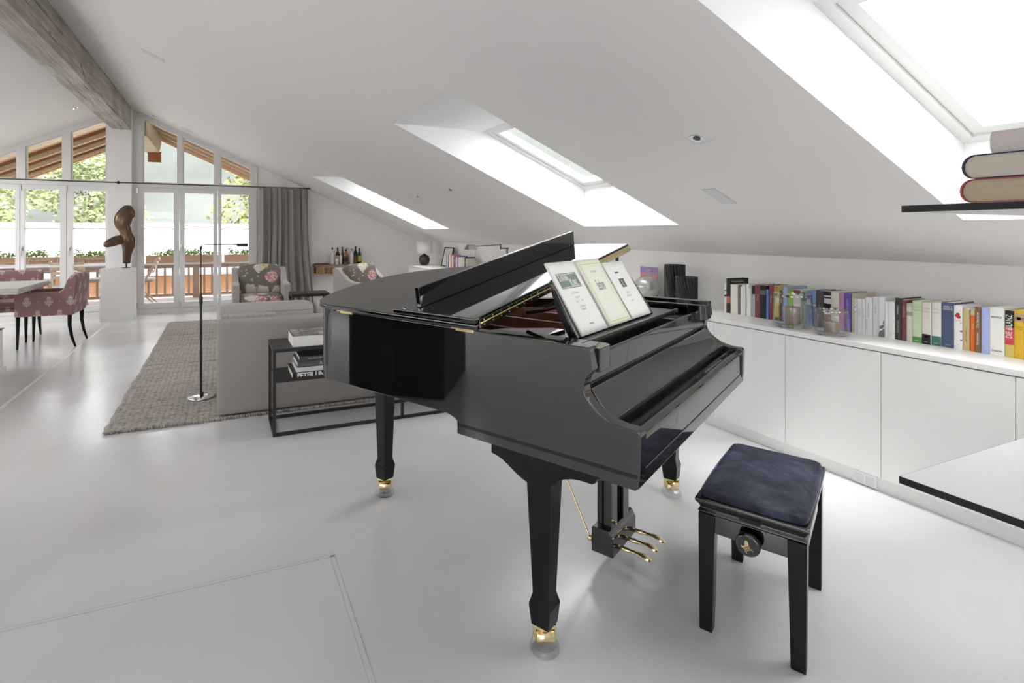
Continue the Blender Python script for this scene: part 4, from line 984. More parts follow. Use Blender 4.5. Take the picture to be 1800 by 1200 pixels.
# colour, label, lettering (text, colour, size, place) / bands [(z0, z1 as shares, colour)] / depth
BW = (.78, .77, .75); CRM = (.74, .70, .62); MAR = (.20, .055, .065); BLKC = (.012, .012, .013); WH = (.80, .80, .80)
BI = [
 (BW, 'slim white and black spined book at the far end, beside the tall black one', [], [(.55, .62, BLKC), (.75, .78, BLKC)]),
 (BLKC, 'tall black book with an author name across its cover, rising above its neighbours', [], [(.28, .48, (.42, .14, .07))]),
 (CRM, 'thick cream book with a small oval stamp, next to the tall black one', [], [(.74, .745, (.5, .45, .38))]),
 ((.20, .17, .15), 'thin grey brown book after the thick cream one', [], []),
 (BW, 'shorter white paperback between the grey brown book and a pale one', [], []),
 ((.72, .71, .71), 'pale white book with plain spine, just past the shorter white paperback', [], []),
 (WH, 'taller white book standing before the small ivory one', [], []),
 ((.76, .74, .68), 'small ivory paperback beside the pale blue spine', [], []),
 ((.46, .53, .58), 'pale blue book with black top band', [], [(.72, 1.0, BLKC)]),
 (MAR, 'wide maroon book, first of the two maroon ones near the black book', [('Roman', (.6, .5, .45), .016, .62)], []),
 (BLKC, 'wide black book with grey lettering between maroon and blue spines', [], [(.72, .86, (.13, .13, .13))]),
 ((.10, .22, .62), 'narrow bright blue paperback', [], []),
 (MAR, 'narrower maroon book beside the yellow patterned spine', [('Erzählungen', (.55, .42, .40), .012, .6)], []),
 ((.66, .58, .20), 'yellow book with an orange and brown patterned head', [], [(.84, 1.0, (.42, .22, .06)), (.0, .10, (.10, .04, .02)), (.10, .42, (.62, .50, .04))]),
 ((.045, .043, .045), 'dark charcoal book with tiny white lettering', [('Briefe', (.6, .6, .6), .013, .66)], []),
 ((.36, .42, .66), 'tall periwinkle blue book behind the large candle glass', [], []),
 ((.26, .52, .06), 'lime green book seen through the large candle glass', [], []),
 (BW, 'white book with maroon head seen through the large candle glass', [], [(.90, 1.0, (.22, .06, .10))]),
 ((.30, .40, .30), 'olive and teal spined book behind the large candle', [], [(.72, .97, (.06, .14, .17))]),
 ((.16, .28, .52), 'mid blue book, left one of a blue pair', [], [(.60, .75, (.62, .64, .66))]),
 ((.18, .33, .60), 'lighter blue book, right one of a blue pair', [], [(.58, .62, (.5, .55, .66))]),
 ((.085, .075, .085), 'dark purple grey book between the two candle glasses', [('Gedichte', (.35, .33, .35), .013, .6)], []),
 ((.68, .67, .65), 'white book with black bands above the small candle glass', [], [(.90, 1.0, BLKC), (.82, .86, BLKC), (.52, .68, BLKC), (.22, .40, (.42, .20, .13))]),
 (CRM, 'cream book above the small candle glass', [], [(.55, .60, (.5, .46, .40))]),
 ((.58, .28, .47), 'pink book beside the violet one', [], []),
 ((.15, .095, .40), 'violet book at the right side of the small candle glass', [('Das Tagebuch', (.55, .5, .68), .013, .7)], []),
 ((.62, .57, .47), 'tall beige book with a mottled head', [], [(.9, 1.0, (.45, .40, .32))]),
 ((.70, .66, .62), 'white book with a small black framed label', [], [(.60, .76, BLKC), (.62, .74, WH)]),
 (WH, 'white paperback with faint grey lettering, first after the framed label', [('Suhrkamp', (.5, .5, .5), .011, .6)], []),
 ((.78, .765, .75), 'narrow white paperback with brown lettering', [('Liebe und Zeit', (.42, .36, .33), .010, .6)], []),
 ((.77, .77, .79), 'white paperback with grey and pink lettering', [('Stimmen der Nacht', (.40, .38, .42), .011, .65)], []),
 ((.72, .75, .72), 'greenish white paperback with two colours of lettering', [('Die Reise', (.35, .42, .36), .013, .7)], []),
 ((.76, .765, .79), 'white book with a grey sculpture printed at the foot of its spine', [], []),
 ((.79, .785, .78), 'very narrow white paperback after the sculpture spine', [], []),
 (WH, 'low white paperback with a tiny grey imprint, before the charcoal one', [('Verlag', (.5, .5, .5), .011, .12)], []),
 ((.05, .046, .045), 'tall charcoal book with white and tan lettering', [('Ruf aus Licht', (.48, .40, .30), .014, .32), ('HEINRICH', (.62, .62, .62), .012, .72)], []),
 ((.19, .06, .07), 'maroon book with pale lettering beside the charcoal one', [('Monographie', (.55, .40, .38), .013, .72)], []),
 ((.66, .64, .55), 'cream paperback with a small grey photograph', [], [(.68, .78, (.32, .33, .31)), (.90, 1.0, (.55, .48, .36))]),
 ((.52, .66, .43), 'pale green book with a dark green foot, first of three alike', [], [(0, .14, (.10, .28, .09))]),
 ((.70, .655, .60), 'cream book with a black and red foot, middle of three alike', [], [(0, .24, (.018, .017, .017)), (.16, .2, (.40, .05, .05))]),
 ((.74, .72, .66), 'cream book with a teal green foot, last of three alike', [], [(0, .22, (.055, .19, .15))]),
 ((.075, .10, .19), 'thick navy book with white title at the head', [], []),
 ((.80, .79, .79), 'white book with red berries printed on the spine', [], []),
 ((.56, .46, .23), 'sand coloured paperback with small dark lettering', [('Das Fremdwort', (.25, .19, .08), .012, .38)], []),
 ((.74, .17, .035), 'bright orange book with a pale green head', [('Roman', (.80, .55, .35), .011, .6)], [(.87, 1.0, (.58, .60, .36))]),
 ((.23, .115, .055), 'brown book with white lettering, right of the orange one', [('Nooteboom', (.80, .79, .77), .013, .30), ('Die Abenteuer', (.80, .79, .77), .014, .72)], []),
 ((.40, .47, .77), 'plain periwinkle blue book next to the brown one', [], []),
 ((.81, .81, .77), 'thick white book with black capitals, right of the periwinkle one', [], []),
 ((.62, .50, .13), 'black, red and yellow book titled DIE BILANZ', [('DIE BILANZ', (.84, .83, .80), .031, .66)], [(.64, 1.0, (.018, .016, .017)), (.27, .64, (.58, .055, .085))]),
 ((.72, .45, .035), 'golden yellow book with a small picture at the head, at the frame edge', [], [(.76, .94, (.50, .33, .20)), (.80, .86, (.62, .48, .40))]),
 ((.66, .20, .05), 'orange paperback standing just past the golden yellow one', [], []),
]
SPX = 3.37
def cmat(c, r=.55): return mat('print %d %d %d' % tuple(int(v * 1000) for v in c), c, r)
rb = random.Random(11)
for i, ((ya, yb, h), (c, lb, txt, bands)) in enumerate(zip(BK, BI)):
    y0, y1 = min(ya, yb) + .0006, max(ya, yb) - .0006; w = y1 - y0
    dep = min(.285, .13 + .05 * rb.random() + (.04 if h > .21 else 0))
    xf = SPX + rb.uniform(-.006, .008)
    if i == 1: dep = .19
    t = thing('book', lb, 'book', (xf, (y0 + y1) / 2, CT), 0, 'books on the countertop')
    hard = w > .027
    th = .0022 if hard else .0009
    m = MB(); hw = w / 2
    # spine slightly rounded, two boards
    sp = [(0.0022, -hw), (.0006, -hw * .8), (0, -hw * .4), (0, hw * .4), (.0006, hw * .8), (.0022, hw), (.005, hw), (.005, -hw)]
    m.prism([(p[0], p[1]) for p in sp], 'z', .0006, h)
    m.box(.005, dep, -hw, -hw + th, .0006, h); m.box(.005, dep, hw - th, hw, .0006, h)
    m.build('cover', cmat(c), t)
    m = MB(); gap = .003 if hard else .0005
    m.box(.005, dep - gap, -hw + th, hw - th, gap, h - gap); m.build('pages', M_PAGES if i % 3 == 0 else M_PAGESW, t)
    for (b0, b1, bc) in bands:
        m = MB(); e = .00035 + .0002 * (b0 > .6 and b1 < .75)
        P = [(p[0] - e, p[1]) for p in sp[:6]]; wd = 1.0
        if i == 27: wd = .7
        P = [(x, y * wd) for x, y in P]
        m.sheet(lambda u, v: (P[min(5, int(round(u * 5)))][0], P[min(5, int(round(u * 5)))][1], h * (b0 + (b1 - b0) * v) + (.0007 if b0 == 0 else 0)), 5, 1, False)
        m.build('spine_band', cmat(bc), t, fix=False)
    for (s, tc_, sz, pos) in txt:
        text(s, 'title', cmat(tc_), t, sz, frame_mat((-.0009, 0, h * pos), (0, 0, 1), (0, 1, 0)) if 1 else None, 'CENTER', .9, .0001, maxw=h * .55)
    def horiz(s, tc_, sz, pos, maxw=None, al='CENTER'): text(s, 'title', cmat(tc_), t, sz, frame_mat((-.0009, 0, h * pos), (0, -1, 0), (0, 0, 1)), al, .9, .0001, maxw=maxw or w * .86)
    if i == 1:
        text('Katharina Hacker', 'cover_author', cmat((.62, .62, .62)), t, .020, frame_mat((.014, -hw - .0006, h - .022), (1, 0, 0), (0, 0, 1)), 'LEFT', .9, .0001, maxw=.15)
    if i in (38, 39, 40):
        horiz('Isabel Allende', (.42, .36, .30) if i > 38 else (.26, .36, .22), .009, .86); horiz('Das Siegel der Tage', (.42, .36, .30) if i > 38 else (.26, .36, .22), .008, .78); horiz('insel', (.8, .8, .78), .009, .06)
    if i == 41: horiz('WELT', (.72, .73, .75), .016, .90); horiz('GESCHICHTE', (.72, .73, .75), .013, .85); horiz('Roman', (.6, .62, .66), .008, .06)
    if i == 42:
        m = MB()
        for (yy, zz, r) in ((.0, .80, .008), (.003, .77, .009), (-.003, .74, .0085), (-.012, .60, .003), (-.013, .42, .005), (-.013, .22, .004)):
            m.lathe([(0, -.0012), (r * .7, -.0010), (r, -.0004)], (0, yy, h * zz), n=12, ax='x')
        m.build('berry_print', cmat((.55, .03, .05)), t); horiz('Beeren', (.70, .42, .25), .008, .66)
    if i == 47: horiz('BISMARCK', (.05, .05, .05), .013, .80); horiz('Chamberlain', (.06, .06, .06), .013, .10)
    if i == 49: horiz('Das Buch', (.45, .25, .03), .009, .66); horiz('der Küche', (.45, .25, .03), .009, .61); horiz('K', (.30, .12, .03), .01, .08)
    if i == 32:
        m = MB(); gx = -.0007
        def bl(P): m.add([(gx, -y, z) for y, z in P], [tuple(range(len(P)))])
        bl([(-.014, .002), (.014, .002), (.014, .05), (.006, .042), (-.006, .035), (-.013, .022)]); bl([(-.008, .045), (.004, .048), (.013, .06), (.013, .072), (.0, .066), (-.010, .058)]); bl([(.004, .072), (.013, .076), (.013, .105)])
        m.build('spine_print', cmat((.16, .16, .17)), t, fix=False)

# two candle glasses with silver rims
M_CANDLE = mat('taupe candle wax', (.36, .285, .23), .5, ior=1.4); M_SILV = mat('silver band', (.75, .70, .60), .12, 1.0)
def candle_glass(x, y, R, H, cr, ch, lb):
    t = thing('candle_holder', lb, 'candle holder', (x, y, CT), 0, 'glass candle holders')
    m = MB(); m.lathe([(0, .001), (R * .90, .001), (R * .985, .006), (R, .02), (R * .99, H * .5), (R * .955, H), (R * .93, H), (R * .965, H * .5), (R * .97, .026), (R * .9, .019), (0, .017)], n=48); m.build('glass', M_THINGLASS, t)
    m = MB()
    for k in range(26):
        a0, a1 = 2 * pi * k / 26, 2 * pi * (k + .62) / 26
        r0 = R * .958 + .0006; z0, z1 = H * .93, H * (.965 + .03 * ((k * 7) % 3) / 2)
        m.quad((r0 * cos(a0), r0 * sin(a0), z0), (r0 * cos(a1), r0 * sin(a1), z0), (r0 * cos(a1), r0 * sin(a1), z1), (r0 * cos(a0), r0 * sin(a0), z1))
    m.build('rim_band', M_SILV, t, fix=False)
    m = MB(); m.lathe([(0, .019), (cr, .019), (cr, ch * .97), (cr * .95, ch), (cr * .5, ch - .006), (0, ch - .008)], n=32); m.build('candle', M_CANDLE, t)
    m = MB(); m.cyl((0, 0, ch - .01), (0, 0, ch + .008), .0012, n=6); m.build('wick', M_BLK, t)
candle_glass(3.235, 2.155, .105, .205, .042, .125, 'larger glass candle holder with a tall taupe candle')
candle_glass(3.185, 1.90, .080, .145, .036, .075, 'smaller glass candle holder with a short taupe candle, nearer the front edge')

# twisted black vases, silver vase, postcard, small black dish
M_VASE = mat('matt black ribbed ceramic', (.014, .014, .016), .3)
def vase(x, y, R, H, lb):
    N = 198; K = 22; nz = 26
    def rr(t_, z): 
        ph = K * (t_ + 1.35 * sin(z / H * 1.35 + .2))
        return R * (1 - .17 * (1 - abs(sin(ph / 2)) ** .8))
    m = MB(); vs = []; fs = []
    for j in range(nz + 1):
        z = H * j / nz
        for i in range(N):
            t_ = 2 * pi * i / N; r = rr(t_, z); vs.append((r * cos(t_), r * sin(t_), z + .0008))
    for j in range(nz):
        for i in range(N): fs.append((j * N + i, j * N + (i + 1) % N, (j + 1) * N + (i + 1) % N, (j + 1) * N + i))
    base = nz * N; L = len(vs)
    for i in range(N):
        t_ = 2 * pi * i / N; vs.append((R * .88 * cos(t_), R * .88 * sin(t_), H))
    for i in range(N): fs.append((base + i, base + (i + 1) % N, L + (i + 1) % N, L + i))
    for i in range(N):
        t_ = 2 * pi * i / N; vs.append((R * .86 * cos(t_), R * .86 * sin(t_), .02))
    for i in range(N): fs.append((L + i, L + (i + 1) % N, L + N + (i + 1) % N, L + N + i))
    fs.append(tuple(L + N + i for i in range(N))); fs.append(tuple(range(N - 1, -1, -1)))
    m.add(vs, fs, True); v = m.build('vase', M_VASE, fix=False); v.location = (x, y, CT); tag(v, lb, 'vase', 'black twisted vases')
vase(3.43, 3.26, .082, .318, 'taller black twisted vase on the countertop behind the piano')
vase(3.30, 3.02, .080, .240, 'shorter black twisted vase in front of the taller one')
t = thing('round_vase', 'silver grey ball vase on the countertop behind the sheet music', 'vase', (3.46, 3.60, CT))
m = MB(); m.lathe([(0, .001), (.05, .001), (.085, .03), (.108, .08), (.110, .105), (.098, .15), (.066, .185), (.040, .196), (.036, .192), (.06, .18), (.09, .145), (.1, .1), (.08, .04), (0, .02)], n=40); m.build('body', mat('silver glazed ceramic', (.50, .49, .47), .25, .5), t)
t = thing('postcard', 'small colourful card with an orange and violet sky, leaning on the silver vase', 'card', (3.60, 3.72, .90), radians(-90) + .05)
m = MB(); m.box(-.10, .10, -.004, .004, -.135, .125)
MC = mat('sunset card print', (.4, .3, .5), .4); n_, l_, p_ = nodes(MC)
t_ = n_.new('ShaderNodeTexCoord'); s_ = n_.new('ShaderNodeSeparateXYZ'); nz_ = n_.new('ShaderNodeTexNoise'); nz_.inputs['Scale'].default_value = 14; nz_.inputs['Detail'].default_value = 4
ad_ = n_.new('ShaderNodeMath'); ad_.operation = 'MULTIPLY_ADD'; ad_.inputs[1].default_value = .30; l_.new(t_.outputs['Object'], s_.inputs[0]); l_.new(t_.outputs['Object'], nz_.inputs['Vector']); l_.new(nz_.outputs['Fac'], ad_.inputs[0]); l_.new(s_.outputs['Z'], ad_.inputs[2])
r_ = ramp(n_, [(.02, (.10, .05, .04)), (.09, (.50, .20, .10)), (.14, (.75, .25, .09)), (.20, (.60, .32, .38)), (.26, (.28, .26, .56)), (.33, (.42, .38, .66))]); l_.new(ad_.outputs[0], r_.inputs['Fac']); l_.new(r_.outputs['Color'], p_.inputs['Base Color'])
m.build('card', MC, t)
m = MB(); m.box(-.102, .102, .0045, .010, -.142, .130); m.build('backing', M_PAPER, t)
t = thing('small_dish', 'low black dish beside the taller twisted vase', 'dish', (3.28, 3.34, CT))
m = MB(); m.lathe([(0, .001), (.05, .001), (.062, .014), (.064, .026), (.060, .027), (.055, .012), (0, .008)], n=28); m.build('bowl', M_VASE, t)

# far end of the countertop: lamp, framed drawing, row of books
t = thing('table_lamp', 'table lamp with white drum shade and dark ball base on the far cabinets', 'table lamp', (3.33, 8.85, CT))
m = MB(); m.lathe([(0, .001), (.045, .001), (.078, .025), (.097, .075), (.100, .100), (.094, .135), (.07, .172), (.03, .192), (.012, .198), (.012, .24), (0, .24)], n=36); m.build('base', mat('dark brown ball base', (.045, .034, .03), .4, noise=(12, .4, 4)), t)
m = MB(); m.lathe([(.138, .215), (.142, .215), (.142, .425), (.138, .425), (.138, .215)], n=44); m.lathe([(0, .30), (.137, .30)], n=24); m.build('shade', M_SHADE, t)
t = thing('picture_frame', 'small black framed drawing leaning on the knee wall between lamp and books', 'picture', (3.52, 8.30, CT), radians(-90))
tilt = bpy.data.objects.new('frame', None)
m = MB()
def leanp(x, z, n=0): return (x, -n * cos(.22) + z * sin(.22), .002 + z * cos(.22) + n * sin(.22))
def leanbox(m, x0, x1, z0, z1, n0, n1): m.hexa([leanp(x0, z0, n0), leanp(x1, z0, n0), leanp(x1, z0, n1), leanp(x0, z0, n1)], [leanp(x0, z1, n0), leanp(x1, z1, n0), leanp(x1, z1, n1), leanp(x0, z1, n1)])
fw, fh = .19, .335
for a in ((-fw, -fw + .016, 0, fh), (fw - .016, fw, 0, fh), (-fw, fw, 0, .016), (-fw, fw, fh - .016, fh)): leanbox(m, *a, 0, .018)
m.build('frame', M_BLK, t)
m = MB(); leanbox(m, -fw + .016, fw - .016, .016, fh - .016, .002, .008); m.build('print', mat('aged paper', (.66, .63, .55), .8), t)
m = MB()
for (x, z) in ((-.06, .22), (.06, .23), (-.05, .12), (.07, .13)):
    for k in range(7):
        a = k * .9; leanbox(m, x - .012 + .004 * k * .8, x - .010 + .004 * k * .8, z - .03 + .008 * sin(a), z + .02 + .01 * cos(a), .0081, .0086)
m.build('drawing', mat('pale sketch ink', (.42, .40, .35), .8), t)
FB = [((.16, .20, .48), .03, .20), ((.62, .62, .60), .035, .215), ((.04, .04, .05), .03, .225), ((.66, .66, .62), .05, .225), ((.58, .14, .13), .035, .22), ((.70, .68, .66), .04, .21), ((.55, .12, .14), .03, .19), ((.08, .06, .10), .04, .205), ((.72, .70, .69), .04, .20), ((.30, .16, .40), .035, .215), ((.60, .55, .62), .03, .20), ((.72, .71, .66), .05, .20), ((.70, .69, .62), .05, .205), ((.66, .65, .60), .045, .20), ((.03, .03, .03), .03, .21), ((.62, .58, .50), .04, .19)]
NM = ['indigo book at the far end of the distant row, by the framed drawing', 'off-white book second in the distant row', 'black book third in the distant row', 'broad white book in the distant row before a red one', 'red book in the distant row, the left of two', 'white book between the two red ones in the distant row', 'red book in the distant row, the right of two', 'dark plum book in the distant row', 'white book beside the dark plum one in the distant row', 'purple book in the distant row', 'pale lilac book in the distant row', 'cream book after the pale lilac one in the distant row', 'second cream book in the distant row', 'third cream book in the distant row', 'black book near the right end of the distant row', 'beige book at the right end of the distant row']
y = 8.02
for (c, w, h), lb in zip(FB, NM):
    t = thing('book', lb, 'book', (3.40, y - w / 2, CT), 0, 'books at the far end of the countertop')
    m = MB(); m.box(0, .004, -w / 2 + .001, w / 2 - .001, .0006, h); m.box(.004, .17, -w / 2 + .001, -w / 2 + .003, .0006, h); m.box(.004, .17, w / 2 - .003, w / 2 - .001, .0006, h); m.build('cover', cmat(c), t)
    m = MB(); m.box(.004, .167, -w / 2 + .003, w / 2 - .003, .003, h - .003); m.build('pages', M_PAGESW, t)
    m = MB(); m.box(-.0006, .0002, -w / 2 + .006, w / 2 - .006, h * .5, h * .78); m.build('spine_label', cmat(tuple(min(.8, v * .5 + .3) for v in c)), t)
    y -= w * 1.35

# ------------------------------------------------------------------ desk with a shelf above (white board with black edges)
t = thing('desk', 'white topped desk with black edges and a shelf above it', 'desk', (1.9, -.2, 0))
off = -Vector(t.location)
M_DESKW = mat('white desk laminate', (.83, .83, .84), .22)
def slab(nm, x0, x1, y0, y1, z0, z1):
    m = MB(); m.mi = 0; m.box(x0 + .0012, x1 - .0012, y0 + .0012, y1 - .0012, z1 - .0008, z1); m.box(x0 + .0012, x1 - .0012, y0 + .0012, y1 - .0012, z0, z0 + .0008); m.mi = 1; m.box(x0, x1, y0, y1, z0 + .0004, z1 - .0004)
    f = m.build(nm, [M_DESKW, M_BLK], t); f.location = off
slab('desk_top', 1.530, 2.30, -1.25, .757, .722, .740)
slab('shelf', 1.530, 2.30, -1.25, .752, 1.3865, 1.4035)
m = MB()
for yy in (.70, -1.15):
    m.box(2.22, 2.26, yy - .02, yy + .02, 0, .722); m.box(2.22, 2.26, yy - .02, yy + .02, .740, 1.3865)
m.box(1.62, 1.66, -1.17, -1.13, 0, .722)
f = m.build('post', M_BLKMETAL, t); f.location = off
def shelf_book(z0, h, x0, x1, ysp, yfe, cover, pages, lb, soft=False):
    """book lying flat: head of the pages towards -x, spine at +y"""
    t = thing('book', lb, 'book', ((x0 + x1) / 2, (ysp + yfe) / 2, z0), 0, 'books stacked on the shelf above the desk')
    dx = (x1 - x0) / 2; dy = (ysp - yfe) / 2; c = .0025 if not soft else .0008
    m = MB()
    m.box(-dx, dx, -dy, dy - h * .42, .0003, c + .0003); m.box(-dx, dx, -dy, dy - h * .42, h - c, h)
    R = h / 2; pts = []
    n = 10; bul = .52 if not soft else .12
    outer = [(dy - h * .42 + R * bul * 2 * sin(pi * k / n) * .8, .0003 + h * (1 - cos(pi * k / n)) / 2) for k in range(n + 1)]
    inner_ = [(p[0] - c * 1.2 * (.4 + sin(pi * k / n)), c + (h - 2 * c) * (1 - cos(pi * k / n)) / 2) for k, p in enumerate(outer)]
    for k in range(n):
        a, b, cc, d = outer[k], outer[k + 1], inner_[k + 1], inner_[k]
        m.hexa([(-dx, a[0], a[1]), (-dx, b[0], b[1]), (-dx, cc[0], cc[1]), (-dx, d[0], d[1])], [(dx, a[0], a[1]), (dx, b[0], b[1]), (dx, cc[0], cc[1]), (dx, d[0], d[1])])
    m.build('cover', cover, t)
    g = .004 if not soft else .0006
    m = MB(); P = [(-dy + g, c + .0003)] + [(p[0], p[1]) for p in inner_] + [(-dy + g, h - c)]
    m.prism(P, 'x', -dx + g, dx - g); m.build('pages', pages, t)
    return t
M_PG1 = mat('yellowed pages', (.40, .335, .24), .9, noise=(5, .18, 2, (1, 1, 200))); M_PG2 = mat('old ivory pages', (.50, .45, .375), .9, noise=(5, .14, 2, (1, 1, 200))); M_PG3 = mat('grey pages', (.52, .47, .44), .9, noise=(5, .14, 2, (1, 1, 200)))
shelf_book(1.4037, .053, 1.545, 1.735, .648, .42, mat('brick red cloth', (.27, .05, .045), .7), M_PG1, 'red bound book lying at the bottom of the shelf stack')
shelf_book(1.457, .054, 1.548, 1.740, .646, .42, mat('navy cloth', (.018, .015, .045), .6), M_PG2, 'navy bound book lying in the middle of the shelf stack')
shelf_book(1.5115, .048, 1.560, 1.735, .618, .41, M_PG3, M_PG3, 'soft grey paperback lying on top of the shelf stack', True)
# ------------------------------------------------------------------ rug
t = thing('rug', 'large braided taupe wool rug under the sofa', 'rug', (1.0, 6.43, 0))
rr = random.Random(2)
x0, x1, y0, y1 = -1.735, 1.75, -2.345, 2.35
NX, NY = 60, 110
ew = [rr.uniform(-.008, .008) for _ in range(NY + 1)]
m = MB()
vs = []; fs = []
for j in range(NY + 1):
    for i in range(NX + 1):
        x = x0 + (x1 - x0) * i / NX; y = y0 + (y1 - y0) * j / NY
        if i == 0: x += ew[j]
        z = .014 + rr.uniform(-.0012, .0012)
        vs.append((x, y, z))
for j in range(NY):
    for i in range(NX): fs.append((j * (NX + 1) + i, j * (NX + 1) + i + 1, (j + 1) * (NX + 1) + i + 1, (j + 1) * (NX + 1) + i))
m.add(vs, fs, True)
def edge_loop(idx):
    o = len(vs); 
    low = [(vs[k][0], vs[k][1], .0008) for k in idx]
    base = len(m.v); m.add([vs[k] for k in idx] + low, [(k, k + 1, len(idx) + k + 1, len(idx) + k) for k in range(len(idx) - 1)])
edge_loop(list(range(NX + 1))); edge_loop([NY * (NX + 1) + i for i in range(NX + 1)]); edge_loop([j * (NX + 1) for j in range(NY + 1)]); edge_loop([j * (NX + 1) + NX for j in range(NY + 1)])
m.build('pile', M_RUG, t, fix=False)
# thick plaited border along the near edge and the long left edge
m = MB(); n = 190
for k in range(n):
    x = x0 + (x1 - x0) * (k + .5) / n; h = .011 + rr.uniform(-.001, .0015)
    m.tube([(x - .006, y0 + .012, .008), (x, y0 + .001, .013 + h * .3), (x + .006, y0 - .008, .012), (x + .008, y0 - .006, .004)], .0078, n=5)
m.build('plaited_edge', M_RUG, t)
m = MB(); m.box(x0 + .02, x1, -.457, -.449, .0138, .0152); m.box(x0 + .02, x1, 1.2, 1.206, .0138, .0150); m.build('seam', mat('rug seam', (.13, .11, .10), .95), t)

# ------------------------------------------------------------------ sofa seen from behind
RZ = .0165
t = thing('sofa', 'taupe fabric sofa seen from behind, facing the armchairs', 'sofa', (1.05, 4.6, RZ))
m = softbox(-1.09, 1.09, -.50, -.30, .006, .678, .020); m.build('back_panel', M_SOFA, t, weld=True)
for s in (-1, 1):
    m = softbox(s * 1.09 - (.0 if s < 0 else .17), s * 1.09 + (.17 if s < 0 else 0), -.31, .44, .006, .555, .022); m.build('arm', M_SOFA, t, weld=True)
m = softbox(-.93, .93, -.31, .43, .012, .25, .02); m.build('base', M_SOFA, t, weld=True)
for k in range(2):
    m = softbox(-.915 + k * .915, -.005 + k * .915, -.14, .46, .25, .42, .05, .012); m.build('seat_cushion', M_SOFACUSH, t, weld=True)
for k in range(3):
    xa = -1.088 + k * .725
    m = softbox(xa, xa + .72, -.30, -.08, .40, .762, .05, .012); c = m.build('back_cushion', M_SOFACUSH, t, weld=True)
    q = MB(); q.tube([(xa + .02, -.298, .712), (xa + .36, -.309, .716), (xa + .70, -.298, .712)], .0035, n=6); q.build('piping', M_SOFACUSH, c)
m = softbox(-1.08, -.66, -.345, -.25, .50, .706, .03, .01); c = m.build('scatter_cushion', M_SOFACUSH, t, weld=True)
q = MB()
for k in range(9): q.tube([(-1.06 + k * .045, -.347, .70), (-1.065 + k * .045, -.351, .665), (-1.06 + k * .045, -.352, .63)], .004, n=5)
q.build('gathers', M_SOFACUSH, c)

# ------------------------------------------------------------------ armchairs with floral cushions
def armchair():
    t = thing('armchair', 'x', 'armchair')
    for s in (-1, 1):
        P = [(-.37, .06), (.36, .06), (.40, .80), (.34, .815), (.27, .79), (.10, .655), (-.02, .625), (-.36, .62), (-.375, .60)]
        m = MB(); xa, xb = (s * .375, s * .285); m.prism(P, 'x', min(xa, xb), max(xa, xb)); m.build('arm', M_LINEN, t, bevel=.022, seg=4)
    m = MB(); P = [(.25, .06), (.375, .06), (.42, .81), (.33, .81)]; m.prism(P, 'x', -.285, .285); m.build('back', M_LINEN, t, bevel=.02, seg=3)
    m = MB(); m.box(-.285, .285, -.35, .26, .07, .27); m.build('base', M_LINEN, t, bevel=.012)
    m = softbox(-.282, .282, -.375, .17, .27, .455, .055, .014); m.build('seat_cushion', M_FLORAL, t, weld=True)
    m = softbox(-.29, .29, -.075, .075, -.215, .215, .06, .02); b = m.build('back_cushion', M_FLORAL, t, weld=True); b.location = (0, .205, .635); b.rotation_euler = (radians(-12), 0, 0)
    for s in (-1, 1):
        for yy in (-.32, .32):
            m = MB(); m.cyl((s * .33, yy, .07), (s * .335, yy * 1.03, .0005), .022, .014, n=10); m.build('leg', M_BLACKWOOD, t)
    return t
a1 = armchair(); a1.location = (.49, 7.93, RZ); a1['label'] = 'armchair with dark floral cushions in front of the curtain, facing the sofa'; a1['group'] = 'floral armchairs'
a2 = copy_tree(a1); a2.location = (1.98, 7.50, RZ); a2.rotation_euler = (0, 0, radians(28)); a2['label'] = 'sunlit armchair with floral cushions below the wooden wall shelf, partly behind the piano lid'
# flat steel side table
t = thing('side_table', 'dark steel side table of flat bars between the two armchairs', 'side table', (1.0, 6.78, RZ))
def flatbar(m, z0, z1): m.box(-.23, .23, -.17, .17, z0, z1)
m = MB(); flatbar(m, .535, .572); m.build('top', M_BLKMETAL, t, bevel=.003)
for s in (-1, 1):
    for yy in (-1, 1):
        m = MB(); m.box(s * .215 - .015, s * .215 + .015, yy * .15 - .02, yy * .15 + .02, .0005, .535); m.build('leg', M_BLKMETAL, t, bevel=.002)

# ------------------------------------------------------------------ console table behind the sofa with picture books
t = thing('console_table', 'low black steel console table along the back of the sofa', 'console table', (1.15, 3.79, 0))
off = -Vector(t.location)
cx0, cx1, cy0, cy1, cz = .30, 2.0, 3.605, 3.975, .572
m = MB(); m.box(cx0, cx1, cy0, cy1, cz - .022, cz); f = m.build('top', M_BLKMETAL, t, bevel=.002); f.location = off
m = MB(); m.box(cx0 + .02, 1.19, cy0 + .003, cy1 - .003, .352, .362); m.box(cx0 + .018, 1.19, cy0, cy0 + .006, .352, .376); f = m.build('shelf', M_BLKMETAL, t, bevel=.001); f.location = off
for x in (cx0, 1.18, cx1 - .02):
    for y in (cy0, cy1 - .02):
        m = MB(); m.box(x, x + .02, y, y + .02, .0005, cz - .022); f = m.build('leg', M_BLKMETAL, t, bevel=.001); f.location = off
m = MB()
for y in (cy0, cy1 - .02): m.box(cx0 + .02, cx1 - .02, y, y + .02, .001, .021)
for x in (cx0, cx1 - .02): m.box(x, x + .02, cy0 + .02, cy1 - .02, .001, .021)
f = m.build('floor_rail', M_BLKMETAL, t, bevel=.001); f.location = off
